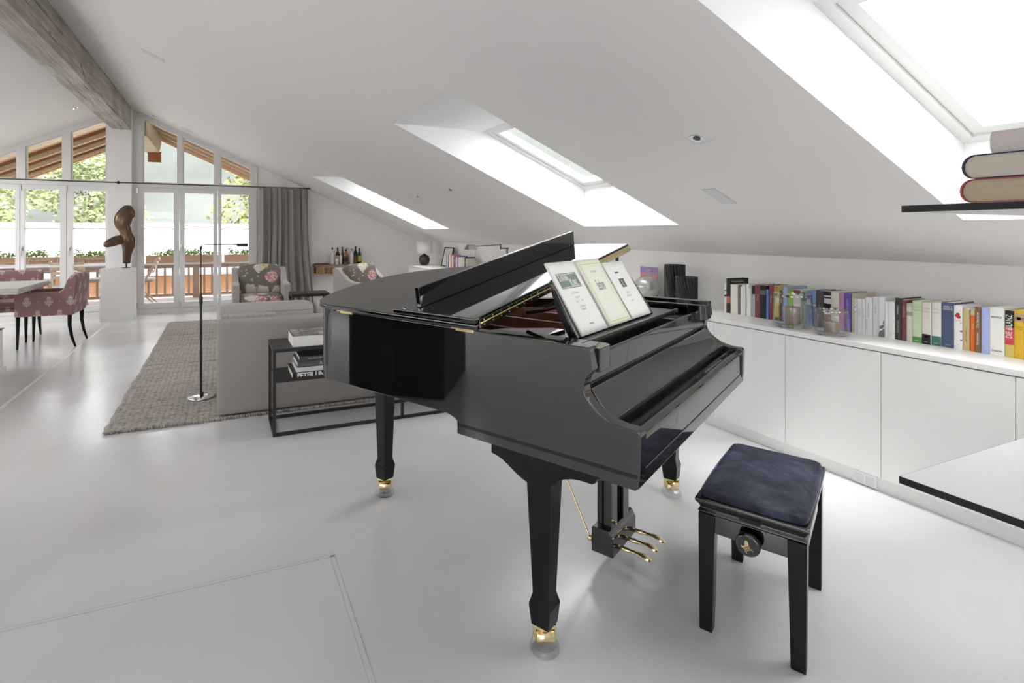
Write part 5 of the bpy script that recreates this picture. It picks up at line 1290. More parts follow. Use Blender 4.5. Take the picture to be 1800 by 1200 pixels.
def flat_book(x0, x1, y0, y1, z0, h, cover, lb, spine_front=True, pages=M_PAGESW, rz=0):
    t = thing('book', lb, 'book', ((x0 + x1) / 2, (y0 + y1) / 2, z0), rz, 'picture books on the console table')
    dx, dy = (x1 - x0) / 2, (y1 - y0) / 2; c = .003
    m = MB(); m.box(-dx, dx, -dy, dy, .0004, c); m.box(-dx, dx, -dy, dy, h - c, h)
    if spine_front: m.box(-dx, dx, -dy, -dy + c, c, h - c)
    else: m.box(-dx, dx, dy - c, dy, c, h - c)
    m.build('cover', cover, t, bevel=.0008)
    m = MB(); m.box(-dx + .004, dx - .004, -dy + (c if spine_front else .005), dy - (.005 if spine_front else c), c, h - c); m.build('pages', pages, t)
    return t, dx, dy
MPH = mat('black and white photo cover', (.3, .3, .3), .3); n_, l_, p_ = nodes(MPH)
t_ = n_.new('ShaderNodeTexCoord'); z_ = n_.new('ShaderNodeTexNoise'); z_.inputs['Scale'].default_value = 11; z_.inputs['Detail'].default_value = 6; z_.inputs['Distortion'].default_value = 1.6
l_.new(t_.outputs['Object'], z_.inputs['Vector']); r_ = ramp(n_, [(.38, (.05, .047, .047)), (.5, (.22, .21, .205)), (.58, (.62, .61, .60)), (.68, (.18, .17, .17))]); l_.new(z_.outputs['Fac'], r_.inputs['Fac']); l_.new(r_.outputs['Color'], p_.inputs['Base Color'])
MC1 = mat('charcoal jacket', (.06, .06, .062), .4); MC2 = mat('anthracite jacket', (.09, .088, .092), .4); MC3 = mat('white jacket', (.74, .73, .72), .4); MC4 = mat('ink black jacket', (.018, .018, .019), .35)
t, dx, dy = flat_book(.425, .80, 3.62, 3.90, cz, .078, mat('dark grey photo jacket', (.10, .097, .095), .35), 'thick photo book with a black and white cover lying on top of the console table', False)
m = MB(); m.box(-dx + .012, dx - .012, -dy + .012, dy - .03, .0775, .0784); m.build('cover_photo', MPH, t)
sh = .3622
t, dx, dy = flat_book(.425, .83, 3.612, 3.90, sh, .042, MC4, 'black photo book with bold white capitals, bottom of the stack on the console shelf'); text('PETER LINDBERGH', 'title', M_WHITEINK, t, .046, frame_mat((-dx + .03, -dy - .0006, .021), (1, 0, 0), (0, 0, 1)), 'LEFT', .86, .0002, bold=.0016)
t, dx, dy = flat_book(.452, .83, 3.622, 3.89, sh + .0424, .030, MC3, 'white photo book with pale grey lettering, second from the bottom on the console shelf'); text('MARTIN SCHOELLER', 'title', mat('pale grey ink', (.50, .49, .49), .6), t, .026, frame_mat((-dx + .03, -dy - .0006, .015), (1, 0, 0), (0, 0, 1)), 'LEFT', .95, .0002)
t, dx, dy = flat_book(.458, .82, 3.625, 3.88, sh + .0728, .038, MC2, 'anthracite photo book with thin large capitals, third from the bottom on the console shelf'); text('ANNIE', 'title', mat('silver ink', (.62, .62, .62), .5), t, .036, frame_mat((-dx + .145, -dy - .0006, .019), (1, 0, 0), (0, 0, 1)), 'LEFT', .9, .0002, bold=-.0003); text('Russell James', 'subtitle', mat('grey ink', (.30, .30, .30), .6), t, .014, frame_mat((-dx + .03, -dy - .0006, .015), (1, 0, 0), (0, 0, 1)), 'LEFT', .95, .0002)
t, dx, dy = flat_book(.472, .82, 3.628, 3.87, sh + .1112, .033, MC1, 'charcoal book with gold lettering on top of the stack on the console shelf'); text('THE LIGHT BETWEEN US', 'title', mat('pale gold ink', (.60, .53, .38), .5), t, .015, frame_mat((-dx + .055, -dy - .0006, .0165), (1, 0, 0), (0, 0, 1)), 'LEFT', .95, .0002)

# ------------------------------------------------------------------ reading lamps
t = thing('floor_lamp', 'slim dark floor lamp with a round chrome foot standing on the rug beside the sofa', 'floor lamp', (-.163, 4.66, RZ))
m = MB(); m.lathe([(0, .0005), (.098, .0005), (.100, .004), (.098, .010), (.02, .014), (0, .014)], n=48); m.build('base', M_CHROME, t)
m = MB(); m.cyl((0, 0, .012), (0, 0, .76), .0095, n=14); m.cyl((0, 0, .78), (0, 0, 1.19), .0055, n=12); m.cyl((.012, .0, .014), (.012, 0, .04), .008, n=10); m.build('pole', M_STEEL, t)
m = MB(); m.lathe([(.0095, .74), (.014, .755), (.014, .80), (.0095, .815), (.006, .83)], n=16); m.build('sleeve', M_BLKMETAL, t)
m = MB(); m.box(-.010, .010, -.008, .008, 1.185, 1.212); m.cyl((0, -.014, 1.205), (0, .014, 1.205), .008, n=12); m.tube([(0, 0, 1.205), (.008, 0, 1.224), (.03, 0, 1.226), (.25, 0, 1.2255)], .0042, n=8); m.build('arm', M_STEEL, t)
m = MB(); m.hexa([(.268, -.028, 1.206), (.352, -.034, 1.206), (.352, .034, 1.206), (.268, .028, 1.206)], [(.268, -.016, 1.232), (.355, -.018, 1.232), (.355, .018, 1.232), (.268, .016, 1.232)]); m.cyl((.245, 0, 1.226), (.27, 0, 1.224), .007, n=10); m.build('lamp_head', M_STEEL, t, bevel=.003)
t = thing('floor_lamp', 'grey swing-arm pharmacy floor lamp behind the piano lid', 'floor lamp', (2.50, 4.40, 0))
m = MB(); m.lathe([(0, .0005), (.12, .0005), (.122, .006), (.118, .014), (.02, .02), (0, .02)], n=40); m.build('base', M_STEEL, t)
m = MB(); m.cyl((0, 0, .015), (0, 0, 1.185), .0085, n=12); m.lathe([(.0085, 1.06), (.016, 1.065), (.016, 1.10), (.0085, 1.105)], n=16); m.build('pole', M_STEEL, t)
m = MB(); m.box(-.075, .012, -.008, .008, 1.183, 1.196); m.cyl((-.072, 0, 1.18), (-.072, 0, 1.23), .007, n=10); m.tube([(-.072, 0, 1.225), (-.2, .005, 1.218), (-.34, .01, 1.212)], .0042, n=8); m.build('arm', M_STEEL, t)
m = MB(); P0 = [(-.43, -.045, 1.180), (-.335, -.045, 1.180), (-.335, .06, 1.180), (-.43, .06, 1.180)]; P1 = [(-.415, -.012, 1.226), (-.345, -.012, 1.226), (-.345, .03, 1.226), (-.415, .03, 1.226)]
m.hexa(P0, P1); m.build('lamp_head', mat('grey lacquered shade', (.16, .16, .165), .35, .3), t, bevel=.004)
m = MB(); m.cyl((-.338, .0, 1.18), (-.338, 0, 1.085), .0014, n=6); m.lathe([(0, -.006), (.004, 0), (0, .006)], (-.338, 0, 1.083), n=8); m.build('pull_chain', M_STEEL, t)

# ------------------------------------------------------------------ bronze torso on a white plinth
t = thing('plinth', 'tall white display plinth in front of the pillar', 'plinth', (-1.478, 9.41, 0))
m = MB(); m.box(-.218, .218, -.165, .165, .0005, .795); m.build('block', mat('white plinth paint', (.74, .735, .72), .6), t, bevel=.002)
t = thing('sculpture', 'bronze torso sculpture with one raised thigh on the white plinth', 'sculpture', (-1.375, 9.41, .795))
m = MB(); m.cyl((0, 0, .0005), (0, 0, .09), .011, n=12); m.box(-.05, .05, -.05, .05, .0005, .008); m.build('rod', mat('black iron rod', (.03, .028, .026), .5, .5), t)
K = .00105
def q(x, yv, dy=0): return ((x - 527) * K * .92, dy, (1118 - yv) * K * .985)
def limb(m, pts):
    pts = [(*p, r, k) for p, r, k in pts]; pts = catmull(pts, 5)
    n_ = 22; vs = []; fs = []
    for i, p in enumerate(pts):
        a = Vector(pts[max(i - 1, 0)][:3]); b = Vector(pts[min(i + 1, len(pts) - 1)][:3]); d = (b - a).normalized()
        side = d.cross(Vector((0, 1, 0))).normalized(); dep = side.cross(d)
        for j in range(n_):
            t_ = 2 * pi * j / n_; vs.append(Vector(p[:3]) + side * (p[3] * cos(t_)) + dep * (p[4] * sin(t_)))
    for i in range(len(pts) - 1):
        for j in range(n_): fs.append((i * n_ + j, i * n_ + (j + 1) % n_, (i + 1) * n_ + (j + 1) % n_, (i + 1) * n_ + j))
    fs += [tuple(range(n_))[::-1], tuple(len(vs) - n_ + j for j in range(n_))]
    m.add(vs, fs, True)
m = MB()
limb(m, [(q(530, 1052), .054, .05), (q(533, 960), .057, .055), (q(545, 860), .072, .066), (q(558, 765), .096, .084), (q(556, 690), .098, .09), (q(530, 615), .082, .082), (q(505, 540), .086, .08), (q(478, 465), .112, .088), (q(488, 385), .126, .088), (q(518, 310), .114, .08), (q(540, 240), .086, .062), (q(541, 200), .062, .046), (q(541, 182), .030, .024)])
limb(m, [(q(520, 665), .05, .05), (q(470, 690, -.02), .066, .064), (q(400, 708, -.05), .074, .066), (q(330, 738, -.085), .066, .06), (q(270, 765, -.11), .050, .046), (q(232, 778, -.12), .026, .024)])
limb(m, [(q(560, 240), .05, .05), (q(600, 280, -.02), .048, .045), (q(628, 330, -.03), .030, .026), (q(634, 365, -.03), .012, .012)])
ob = m.build('torso', M_BRONZE, t)
rm = ob.modifiers.new('fuse', 'REMESH'); rm.mode = 'VOXEL'; rm.voxel_size = .012; rm.use_smooth_shade = True
sm_ = ob.modifiers.new('soften', 'SMOOTH'); sm_.factor = .5; sm_.iterations = 5

# ------------------------------------------------------------------ dining corner
t = thing('dining_table', 'long dining table with a weathered grey wooden top', 'dining table', (-3.0, 7.40, 0)); off = -Vector(t.location)
m = MB(); m.box(-4.05, -1.99, 6.87, 7.94, .688, .750); f = m.build('table_top', M_TABLEWOOD, t, bevel=.004); f.location = off
for x in (-2.75, -3.75):
    m = MB(); m.box(x - .05, x + .05, 7.1, 7.7, .62, .688); m.box(x - .04, x + .04, 7.33, 7.47, .06, .62); m.box(x - .05, x + .05, 7.05, 7.75, .0005, .06); f = m.build('trestle', M_SOLES, t, bevel=.004); f.location = off
def dining_chair():
    """faces -y; upholstered shell with sloping arms"""
    t = thing('dining_chair', 'x', 'chair')
    for s in (-1, 1):
        P = [(-.29, .375), (.245, .375), (.275, .40), (.315, .80), (.295, .845), (.25, .84), (.215, .78), (.185, .70), (.165, .665), (.13, .652), (-.275, .645), (-.29, .63)]
        xa, xb = s * .275, s * .225; m = MB(); m.prism(P, 'x', min(xa, xb), max(xa, xb)); m.build('arm', M_ROSE, t, bevel=.010, seg=3)
    m = MB()
    def bk(u, v):
        x = -.272 + .544 * u; z = .375 + (.47) * v; y = .262 + .055 * v ** 1.5 - .02 * (2 * u - 1) ** 2 * 0
        return (x, y, z + .0 * u)
    m.prism([(.215, .375), (.27, .375), (.285, .50), (.318, .80), (.310, .845), (.285, .857), (.262, .845), (.245, .78), (.225, .55)], 'x', -.272, .272); m.build('backrest', M_ROSE, t, bevel=.012, seg=3)
    m = MB(); m.box(-.226, .226, -.285, .22, .375, .42); m.build('seat_base', M_ROSE, t, bevel=.006)
    m = softbox(-.223, .223, -.29, .215, .42, .495, .03, .008); m.build('seat', M_ROSE, t, weld=True)
    for s in (-1, 1):
        m = MB(); m.tube([(s * .245, -.262, .38), (s * .245, -.264, .2), (s * .247, -.268, .0005)], [.023, .018, .0115], n=8); m.build('leg', M_BLACKWOOD, t)
        m = MB(); m.tube([(s * .245, .235, .38), (s * .246, .235, .25), (s * .247, .255, .12), (s * .248, .292, .0005)], [.024, .021, .017, .012], n=8); m.build('leg', M_BLACKWOOD, t)
    return t
c1 = dining_chair(); c1.location = (-1.885, 7.665, 0); c1.rotation_euler = (0, 0, radians(-92)); c1['label'] = 'dusty rose patterned armchair at the head of the dining table'; c1['group'] = 'dining chairs'
c2 = copy_tree(c1); c2.location = (-2.46, 8.17, 0); c2.rotation_euler = (0, 0, 0); c2['label'] = 'dusty rose patterned dining chair on the window side of the table, only its back showing'
t = thing('sideboard', 'low white block unit with a stepped base at the left edge of the picture', 'sideboard', (-2.6, 5.4, 0)); off = -Vector(t.location)
m = MB(); m.box(-3.3, -1.945, 4.3, 6.30, .06, .415); f = m.build('body', M_CAB, t, bevel=.002); f.location = off
m = MB(); m.box(-3.32, -1.925, 4.28, 6.32, .0005, .06); f = m.build('base', M_CAB, t, bevel=.002); f.location = off
m = MB(); m.box(-3.31, -1.935, 4.29, 6.31, .415, .424); f = m.build('top', M_STEEL, t); f.location = off

# ------------------------------------------------------------------ live-edge wall shelf with bottles
t = thing('wall_shelf', 'live-edge wooden shelf on the gable wall carrying the bottles', 'shelf', (2.03, YE - .14, .73)); off = -Vector(t.location)
rs = random.Random(4)
def wavy(x0, x1, yb, yf, n, a): return [(x0 + (x1 - x0) * i / n, yf + a * sin(i * 1.3) + rs.uniform(-a, a)) for i in range(n + 1)] + [(x1, yb), (x0, yb)]
m = MB(); m.prism(wavy(1.53, 2.52, YE - .002, YE - .27, 18, .008), 'z', .722, .752); f = m.build('slab', M_SLAB, t, bevel=.004); f.location = off
m = MB(); m.prism(wavy(1.56, 1.99, YE - .002, YE - .245, 12, .012), 'z', .585, .700); f = m.build('log_block', M_LOG, t, bevel=.006); f.location = off
m = MB(); m.prism(wavy(1.57, 1.98, YE - .002, YE - .235, 10, .008), 'z', .700, .722); f = m.build('sapwood', mat('pale sapwood', (.60, .52, .42), .6), t); f.location = off
m = MB(); m.box(1.55, 1.80, YE - .22, YE - .06, .752, .772); tr = m.build('tray', mat('dark red wood tray', (.08, .025, .02), .4), t, bevel=.003); tr.location = off
GD = glass_pane('dark bottle glass', (.10, .14, .07), .9); 
def bottle(x, y, z, R, H, body, neck, cap, label, lb, shape='round', fill=None):
    t = thing('bottle', lb, 'bottle', (x, y, z + .0005), 0, 'bottles on the wall shelf')
    sh_ = .60 if shape != 'tall' else .52
    prof = [(0, 0), (R * .96, 0), (R, .006), (R, H * sh_), (R * .92, H * (sh_ + .06)), (R * .42, H * (sh_ + .15)), (R * .34, H * (sh_ + .19)), (R * .32, H * .95), (0, H * .95)]
    m = MB(); m.lathe(prof, n=20); m.build('glass', body, t)
    m = MB(); m.lathe([(R * .34, H * .86), (R * .40, H * .865), (R * .40, H), (0, H)], n=16); m.build('cap', cap, t)
    if label: m = MB(); m.lathe([(R * 1.012, H * .14), (R * 1.012, H * .50)], n=20); m.build('label', label, t)
    if fill: m = MB(); m.lathe([(0, .006), (R * .93, .006), (R * .93, H * fill), (0, H * fill)], n=20); m.build('liquid', M_THINGLASS if fill is None else mat('amber spirit', (.38, .17, .03), .15), t)
GL = M_THINGLASS
lab = lambda n, c: mat('label ' + n, c, .6)
ZS = .752
amber = mat('amber bottle', (.30, .14, .025), .12); dk = mat('dark green bottle', (.012, .022, .010), .1); clear = mat('frosted clear bottle', (.66, .66, .64), .2); blkcap = mat('black cap', (.012, .012, .012), .35)
YB1, YB2 = 9.80, 9.90
bottle(1.655, 9.84, .772, .045, .26, GL, None, M_CHROME, None, 'clear glass decanter on the dark tray, leftmost on the wall shelf')
bottle(1.795, YB1, ZS, .028, .27, GL, None, GL, None, 'slim clear bottle with a clear stopper beside the tray')
bottle(1.865, YB1, ZS, .036, .315, clear, None, blkcap, lab('silver', (.60, .60, .61)), 'clear spirit bottle with a long black neck')
bottle(1.945, 9.77, ZS, .034, .14, clear, None, amber, lab('beige', (.62, .50, .38)), 'short squat beige bottle in the front row')
bottle(1.985, YB2, ZS, .034, .31, dk, None, blkcap, lab('pale green', (.66, .70, .55)), 'dark green bottle with a pale green label')
bottle(2.02, 9.80, ZS, .026, .225, mat('cream bottle', (.66, .66, .54), .3), None, M_PLASTIC, None, 'cream coloured carton-like bottle beside the pale green label')
bottle(2.075, YB2, ZS, .045, .325, mat('brown canister', (.07, .05, .045), .35), None, mat('grey cap', (.2, .19, .19), .4), None, 'tall dark brown canister-shaped bottle at the back', 'tall')
bottle(2.115, YB1, ZS, .042, .275, amber, None, blkcap, lab('black', (.03, .03, .03)), 'amber whisky bottle with a black oval label')
bottle(2.165, 9.93, ZS, .024, .30, mat('yellow bottle', (.50, .42, .04), .2), None, mat('yellow cap', (.55, .42, .03), .4), None, 'yellow liqueur bottle at the back')
bottle(2.226, 9.785, ZS, .038, .29, mat('white printed bottle', (.62, .62, .60), .3), None, mat('orange foil', (.45, .19, .05), .35), lab('map', (.58, .52, .44)), 'white printed bottle with an orange shoulder')
bottle(2.292, 9.765, ZS, .032, .20, mat('olive bottle', (.05, .055, .02), .15), None, blkcap, lab('red', (.12, .03, .03)), 'short olive bottle with a dark label')
bottle(2.325, YB2, ZS, .034, .33, dk, None, blkcap, None, 'tall dark green wine bottle near the right end')
bottle(2.375, YB1, ZS, .036, .295, dk, None, blkcap, lab('yellow green', (.46, .46, .05)), 'dark green bottle with a bright yellow-green label at the right end')
bottle(2.425, 9.87, ZS, .022, .17, clear, None, GL, None, 'small clear glass bottle at the far right of the shelf')

# black kitchen island on the dining side, mirrored in the piano flank
t = thing('kitchen_island', 'black kitchen island on the dining side, mirrored in the piano flank', 'kitchen island', (-1.98, 2.66, 0))
m = MB(); m.box(-.46, .46, -.40, .42, .0005, .86); m.build('body', M_BLK, t, bevel=.004)
m = MB(); m.box(-.48, .48, -.42, .44, .86, .89); m.build('top', M_BLKMETAL, t, bevel=.004)
for k in range(2):
    m = MB(); m.box(.461, .478, -.395 + k * .405, .0 + k * .405, .01, .85); d = m.build('door', M_BLK, t, bevel=.002)
    q_ = MB(); q_.box(.478, .488, -.03 + k * .07, -.02 + k * .07, .45, .7); q_.build('handle', M_STEEL, d)
# ------------------------------------------------------------------ balcony and surroundings
m = MB(); m.box(-7, 5, YE + .2, 12.55, -.12, -.02)
struct(m.build('balcony_floor', mat('pale balcony boards', (.42, .41, .40), .8)), 'pale balcony floor outside the doors')
# roof overhang: boards and rafters running down the slope, parallel to the gable
def overhang_strip(m, y0, y1, dz0, dz1):
    for (xa, xb) in ((XR, 5.0), (-6.6, XR)):
        A = [(xa, zc(xa) if xa != XR else ZR), (xb, zc(xb) if xb != XR else ZR)]
        m.hexa([(A[0][0], y0, A[0][1] + dz0), (A[1][0], y0, A[1][1] + dz0), (A[1][0], y1, A[1][1] + dz0), (A[0][0], y1, A[0][1] + dz0)], [(A[0][0], y0, A[0][1] + dz1), (A[1][0], y0, A[1][1] + dz1), (A[1][0], y1, A[1][1] + dz1), (A[0][0], y1, A[0][1] + dz1)])
m = MB(); overhang_strip(m, YE + .12, 12.75, .17, .22); struct(m.build('roof_soffit', M_SOFFIT), 'brown boards under the roof overhang')
for k, y in enumerate((10.75, 11.45, 12.10)):
    m = MB(); m.mi = 0; overhang_strip(m, y, y + .13, .03, .17); m.mi = 1; overhang_strip(m, y - .012, y, .022, .10)
    struct(m.build('roof_rafter', [M_RAFTER, M_RAFTERL]), 'orange larch rafter under the roof overhang')
m = MB(); m.mi = 0; overhang_strip(m, 12.62, 12.70, -.02, .22); m.mi = 1; overhang_strip(m, 12.58, 12.62, .0, .06); struct(m.build('roof_fascia', [M_RAFTER, M_RAFTERL]), 'orange larch fascia at the edge of the overhang')
t = thing('ridge_purlin', 'pale carved end of the ridge purlin outside the gable', 'beam', (-1.33, 11.5, 3.0)); t['kind'] = 'structure'
P = [(YE + .2, -.02), (12.2, -.02), (12.28, .04), (12.36, .05), (12.45, .14), (12.56, .18), (12.60, .40), (YE + .2, .40)]
m = MB(); m.prism([(p[0] - 11.5, p[1]) for p in P], 'x', -.16, .13); m.build('timber', mat('pale purlin wood', (.42, .33, .22), .7, noise=(4, .3, 5)), t)
m = MB()
Z0 = -.20; Q = [(-.12, .03), (-.12, Z0 + .02)]
Q = [(-.13, .05)] + [(-.13 + (.014 if k % 2 else 0), .0 - .025 * k) for k in range(8)] + [(.13 - (.014 if k % 2 else 0), -.175 + .025 * k) for k in range(8)] + [(.13, .05)]
m.prism(Q, 'y', 1.10, 1.14); m.build('carved_board', mat('orange carved board', (.27, .105, .035), .7), t)

# railing with planters
t = thing('balcony_railing', 'wooden balcony railing with vertical slats behind the glass doors', 'railing', (-1.5, 12.3, 0)); off = -Vector(t.location)
m = MB(); m.box(-5.2, 3.2, 12.28, 12.34, .02, .075); f = m.build('bottom_rail', M_RAILPOST, t); f.location = off
m = MB(); m.box(-5.2, 3.2, 12.275, 12.345, .60, .675); f = m.build('top_rail', M_RAILPOST, t); f.location = off
k = 0
while k < 56:
    x = -5.1 + k * .148
    m = MB(); P = [(-.021, .03), (.021, .03), (.021, .585), (.010, .61), (-.010, .61), (-.021, .585)]; m.prism([(p[0] + x, p[1]) for p in P], 'y', 12.25, 12.279); f = m.build('slat', M_RAILPOST, t); f.location = off
    k += 1
for x in (-3.55, -.52, 2.0):
    m = MB(); m.box(x - .065, x + .065, 12.24, 12.36, -.02, .672); f = m.build('post', M_RAILPOST, t); f.location = off
M_LEAF = mat('bright geranium leaves', (.20, .31, .07), .7, noise=(9, .5, 3)); M_PINKF = mat('pink blossoms', (.62, .14, .30), .7); M_LILAC = mat('lilac blossoms', (.36, .20, .58), .7)
def leafquads(m, c, r, n, size, rnd, flat=.6):
    for _ in range(n):
        while True:
            p = Vector((rnd.uniform(-1, 1), rnd.uniform(-1, 1), rnd.uniform(-1, 1)))
            if p.length < 1: break
        p = Vector((c[0] + p.x * r[0], c[1] + p.y * r[1], c[2] + p.z * r[2]))
        a = Vector((rnd.gauss(0, 1), rnd.gauss(0, 1), rnd.gauss(0, 1) * flat)).normalized(); b = a.orthogonal().normalized(); s_ = size * rnd.uniform(.6, 1.3)
        m.quad(p - a * s_, p + b * s_ * .55, p + a * s_, p - b * s_ * .55)
rp_ = random.Random(8)
for k, (xa, xb, lb) in enumerate(((-4.6, -3.05, 'wooden flower box on the balcony railing, left end'), (-3.0, -1.62, 'wooden flower box on the balcony railing behind the bronze torso'), (-1.44, -.02, 'wooden flower box on the balcony railing behind the floor lamp'), (.02, 1.6, 'wooden flower box on the balcony railing beside the curtain'))):
    t = thing('flower_box', lb, 'flower box', ((xa + xb) / 2, 12.24, .675), 0, 'flower boxes on the balcony railing'); hw = (xb - xa) / 2
    m = MB(); m.box(-hw, hw, -.10, .10, .0005, .185); m.box(-hw - .01, hw + .01, -.115, .115, .180, .196); m.build('box', M_RAILWOOD, t, bevel=.004)
    m = MB()
    for x in [(-hw + .1) + .13 * i for i in range(int((2 * hw - .1) / .13))]: m.box(x, x + .055, -.103, -.10, .012, .04)
    m.build('slots', mat('dark slots', (.03, .016, .012), .9), t)
    m = MB(); leafquads(m, (0, 0, .22), (hw, .11, .07), 620, .026, rp_)
    for _ in range(7): leafquads(m, (rp_.uniform(-hw, hw) * .9, 0, .27), (.10, .08, .07), 60, .024, rp_)
    s_ = m.build('foliage', M_LEAF, t, fix=False); s_['kind'] = 'stuff'
    m = MB()
    for _ in range(9):
        c = (rp_.uniform(-hw, hw) * .9, rp_.uniform(-.08, .05), rp_.uniform(.28, .38)); m.cyl((c[0], c[1], .2), c, .003, n=4); leafquads(m, c, (.028, .028, .02), 16, .012, rp_)
    f = m.build('blossoms', M_PINKF if k % 2 else M_LILAC, t, fix=False)

# outdoor table and chairs
t = thing('outdoor_table', 'greyish wooden outdoor table with crossed legs on the balcony', 'outdoor table', (-2.75, 11.1, -.02)); off = -Vector(t.location)
m = MB()
for j in range(5): m.box(-3.75, -1.76, 10.72 + j * .155, 10.865 + j * .155, .74, .775)
m.box(-3.75, -1.76, 10.70, 10.72, .70, .775); f = m.build('table_top', M_OUTTBL, t, bevel=.003); f.location = off
for x in (-3.55, -1.96):
    m = MB()
    for s in (-1, 1):
        a, b = Vector((x, 11.1 - s * .34, -.0195)), Vector((x, 11.1 + s * .30, .74)); m.hexa([(x - .025 + s * .02, a.y - .03, a.z), (x + .025 + s * .02, a.y - .03, a.z), (x + .025 + s * .02, a.y + .03, a.z), (x - .025 + s * .02, a.y + .03, a.z)], [(x - .025 + s * .02, b.y - .03, b.z), (x + .025 + s * .02, b.y - .03, b.z), (x + .025 + s * .02, b.y + .03, b.z), (x - .025 + s * .02, b.y + .03, b.z)])
    f = m.build('crossed_legs', M_PALEWOOD, t); f.location = off
def folding_chair():
    t = thing('folding_chair', 'x', 'outdoor chair')
    for s in (-1, 1):
        m = MB(); m.hexa([(s * .22 - .015, -.20, .0005), (s * .22 + .015, -.20, .0005), (s * .22 + .015, -.16, .0005), (s * .22 - .015, -.16, .0005)], [(s * .22 - .015, .24, .90), (s * .22 + .015, .24, .90), (s * .22 + .015, .28, .90), (s * .22 - .015, .28, .90)]); m.build('leg', M_PALEWOOD, t)
        m = MB(); m.hexa([(s * .19 - .012, .20, .0005), (s * .19 + .012, .20, .0005), (s * .19 + .012, .24, .0005), (s * .19 - .012, .24, .0005)], [(s * .19 - .012, -.22, .43), (s * .19 + .012, -.22, .43), (s * .19 + .012, -.18, .43), (s * .19 - .012, -.18, .43)]); m.build('leg', M_PALEWOOD, t)
    m = MB()
    for j in range(5): m.box(-.20, .20, -.22 + j * .08, -.155 + j * .08, .43, .45)
    m.build('seat', M_PALEWOOD, t)
    m = MB()
    for j in range(4): m.box(-.21, .21, .17 + j * .03, .19 + j * .03, .60 + j * .075, .65 + j * .075)
    m.build('backrest', M_PALEWOOD, t)
    m = softbox(-.20, .20, -.23, .20, .451, .50, .02, .006); m.build('cushion', fabric('pale outdoor cushion', (.55, .53, .50), 200, .1), t, weld=True)
    return t
o1 = folding_chair(); o1.location = (-1.40, 11.45, -.02); o1.rotation_euler = (0, 0, radians(-88)); o1['label'] = 'pale wooden folding chair on the balcony, seen through the door right of the pillar'; o1['group'] = 'balcony chairs'
for (x, y, r, lb) in ((-2.35, 10.52, 182, 'pale wooden folding chair on the balcony nearest the glass, left of the plinth'), (-3.1, 11.75, 0, 'pale wooden folding chair beyond the outdoor table'), (-2.3, 11.78, 4, 'pale wooden folding chair beyond the outdoor table, next to the torso')):
    c = copy_tree(o1); c.location = (x, y, -.02); c.rotation_euler = (0, 0, radians(r)); c['label'] = lb

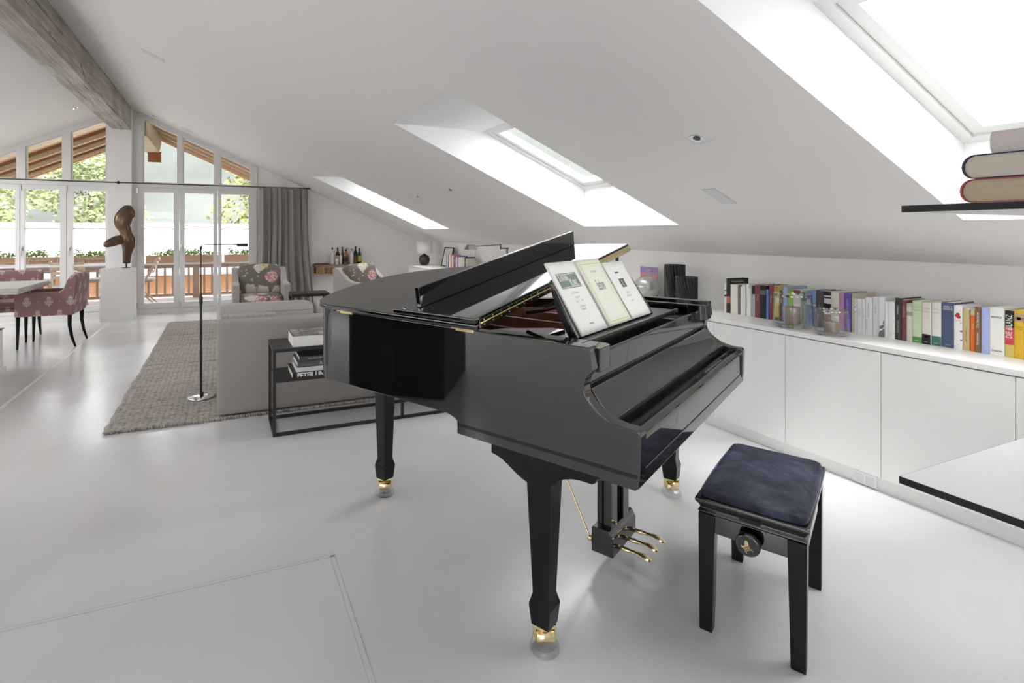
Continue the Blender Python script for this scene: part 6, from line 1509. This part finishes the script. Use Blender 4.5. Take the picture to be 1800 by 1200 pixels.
# terrain: meadow, hillside, trees, the chalet opposite
m = MB(); m.box(-70, 70, 12.9, 45, -5.2, -5.0); struct(m.build('ground_meadow', mat('meadow', (.11, .13, .07), .95, noise=(.6, .3, 4))), 'meadow below the balcony')
M_HILL = mat('hazy wooded hillside', (.094, .101, .094), 1.0, noise=(.07, .55, 10), spec=0)
rh = random.Random(1)
def hillp(u, v):
    x = -150 + 300 * u; y = 45 + 150 * v; z = -5.2 + 62 * v ** .8 + 4 * sin(u * 9 + v * 3) + 2.2 * sin(u * 31 + v * 17)
    return (x, y, z if v > 0 else -5.2)
m = MB(); m.sheet(hillp, 60, 40); struct(m.build('hillside', M_HILL, fix=False), 'hazy wooded hillside across the valley')
def tree(x, y, z, h, r, mt, lb, n=1500, seed=0, leaf=.34):
    t = thing('tree', lb, 'tree', (x, y, z), 0, 'trees beyond the balcony'); rnd = random.Random(seed)
    m = MB(); m.tube([(0, 0, 0), (.1, 0, h * .4), (0, .1, h * .8)], [.28, .2, .08], n=8)
    for k in range(7):
        a = k * .9; m.tube([(0, 0, h * (.35 + .06 * k)), (r * .6 * cos(a), r * .6 * sin(a), h * (.5 + .06 * k))], [.09, .03], n=5)
    m.build('trunk', mat('tree bark', (.14, .11, .09), .9), t)
    m = MB()
    for k in range(26):
        a = rnd.uniform(0, 2 * pi); q_ = rnd.uniform(0, .75) ** .5; zz = rnd.uniform(.35, .98)
        w = (1 - abs(zz - .6) * 1.3); c = (r * q_ * w * cos(a), r * q_ * w * sin(a), h * zz)
        leafquads(m, c, (r * .42, r * .42, h * .10), n // 26, leaf, rnd)
    m.build('crown', mt, t, fix=False)
M_T1 = mat('pale spring leaves', (.24, .275, .13), .8, noise=(.8, .35, 3)); M_T2 = mat('light yellow green leaves', (.25, .255, .085), .8, noise=(.8, .35, 3))
tree(-12.5, 34, -5, 12.3, 4.2, M_T1, 'pale green tree seen through the leftmost door panes', 7800, 3, .17)
tree(-8.2, 42, -5, 12, 3.4, M_T1, 'pale green tree seen beside the bronze torso', 5200, 5, .17)
tree(3.9, 34, -5, 12.4, 3.8, M_T2, 'yellow green tree at the right end of the gable glazing', 6500, 9, .17)
t = thing('chalet', 'orange timber chalet with a pale roof edge below the balcony', 'house', (-1.5, 24, -5)); off = Vector((1.5, -24, 5))
m = MB(); m.box(-8, 4, 22, 27, -5, -.10); f = m.build('timber_wall', M_SIDING, t); f.location = off
m = MB(); m.hexa([(-8.8, 21.2, -.10), (4.8, 21.2, -.10), (4.8, 26, 1.5), (-8.8, 26, 1.5)], [(-8.8, 21.2, .10), (4.8, 21.2, .10), (4.8, 26, 1.75), (-8.8, 26, 1.75)]); f = m.build('roof', mat('pale sheet roof', (.80, .81, .84), .6), t); f.location = off
m = MB(); m.box(-8.8, 4.8, 21.12, 21.2, -.18, .08); f = m.build('gutter', mat('grey gutter', (.42, .45, .48), .5), t); f.location = off
for x in (-6.4, -3.4, .8):
    m = MB(); m.box(x - .45, x + .45, 21.95, 22, -1.7, -.75); w = m.build('window', mat('grey chalet window', (.30, .29, .28), .3), t); w.location = off
t = thing('parasol', 'bright pink closed parasol standing in the meadow, seen through the railing', 'parasol', (-1.75, 19, -5))
m = MB(); m.cyl((0, 0, 0), (0, 0, 3.7), .03, n=8); m.build('pole', M_PALEWOOD, t)
m = MB(); m.lathe([(.04, 3.6), (.16, 3.3), (.30, 2.4), (.36, 1.7), (.33, 1.6), (.05, 1.7)], n=14); m.build('canopy', mat('pink canvas', (.50, .06, .20), .8), t)
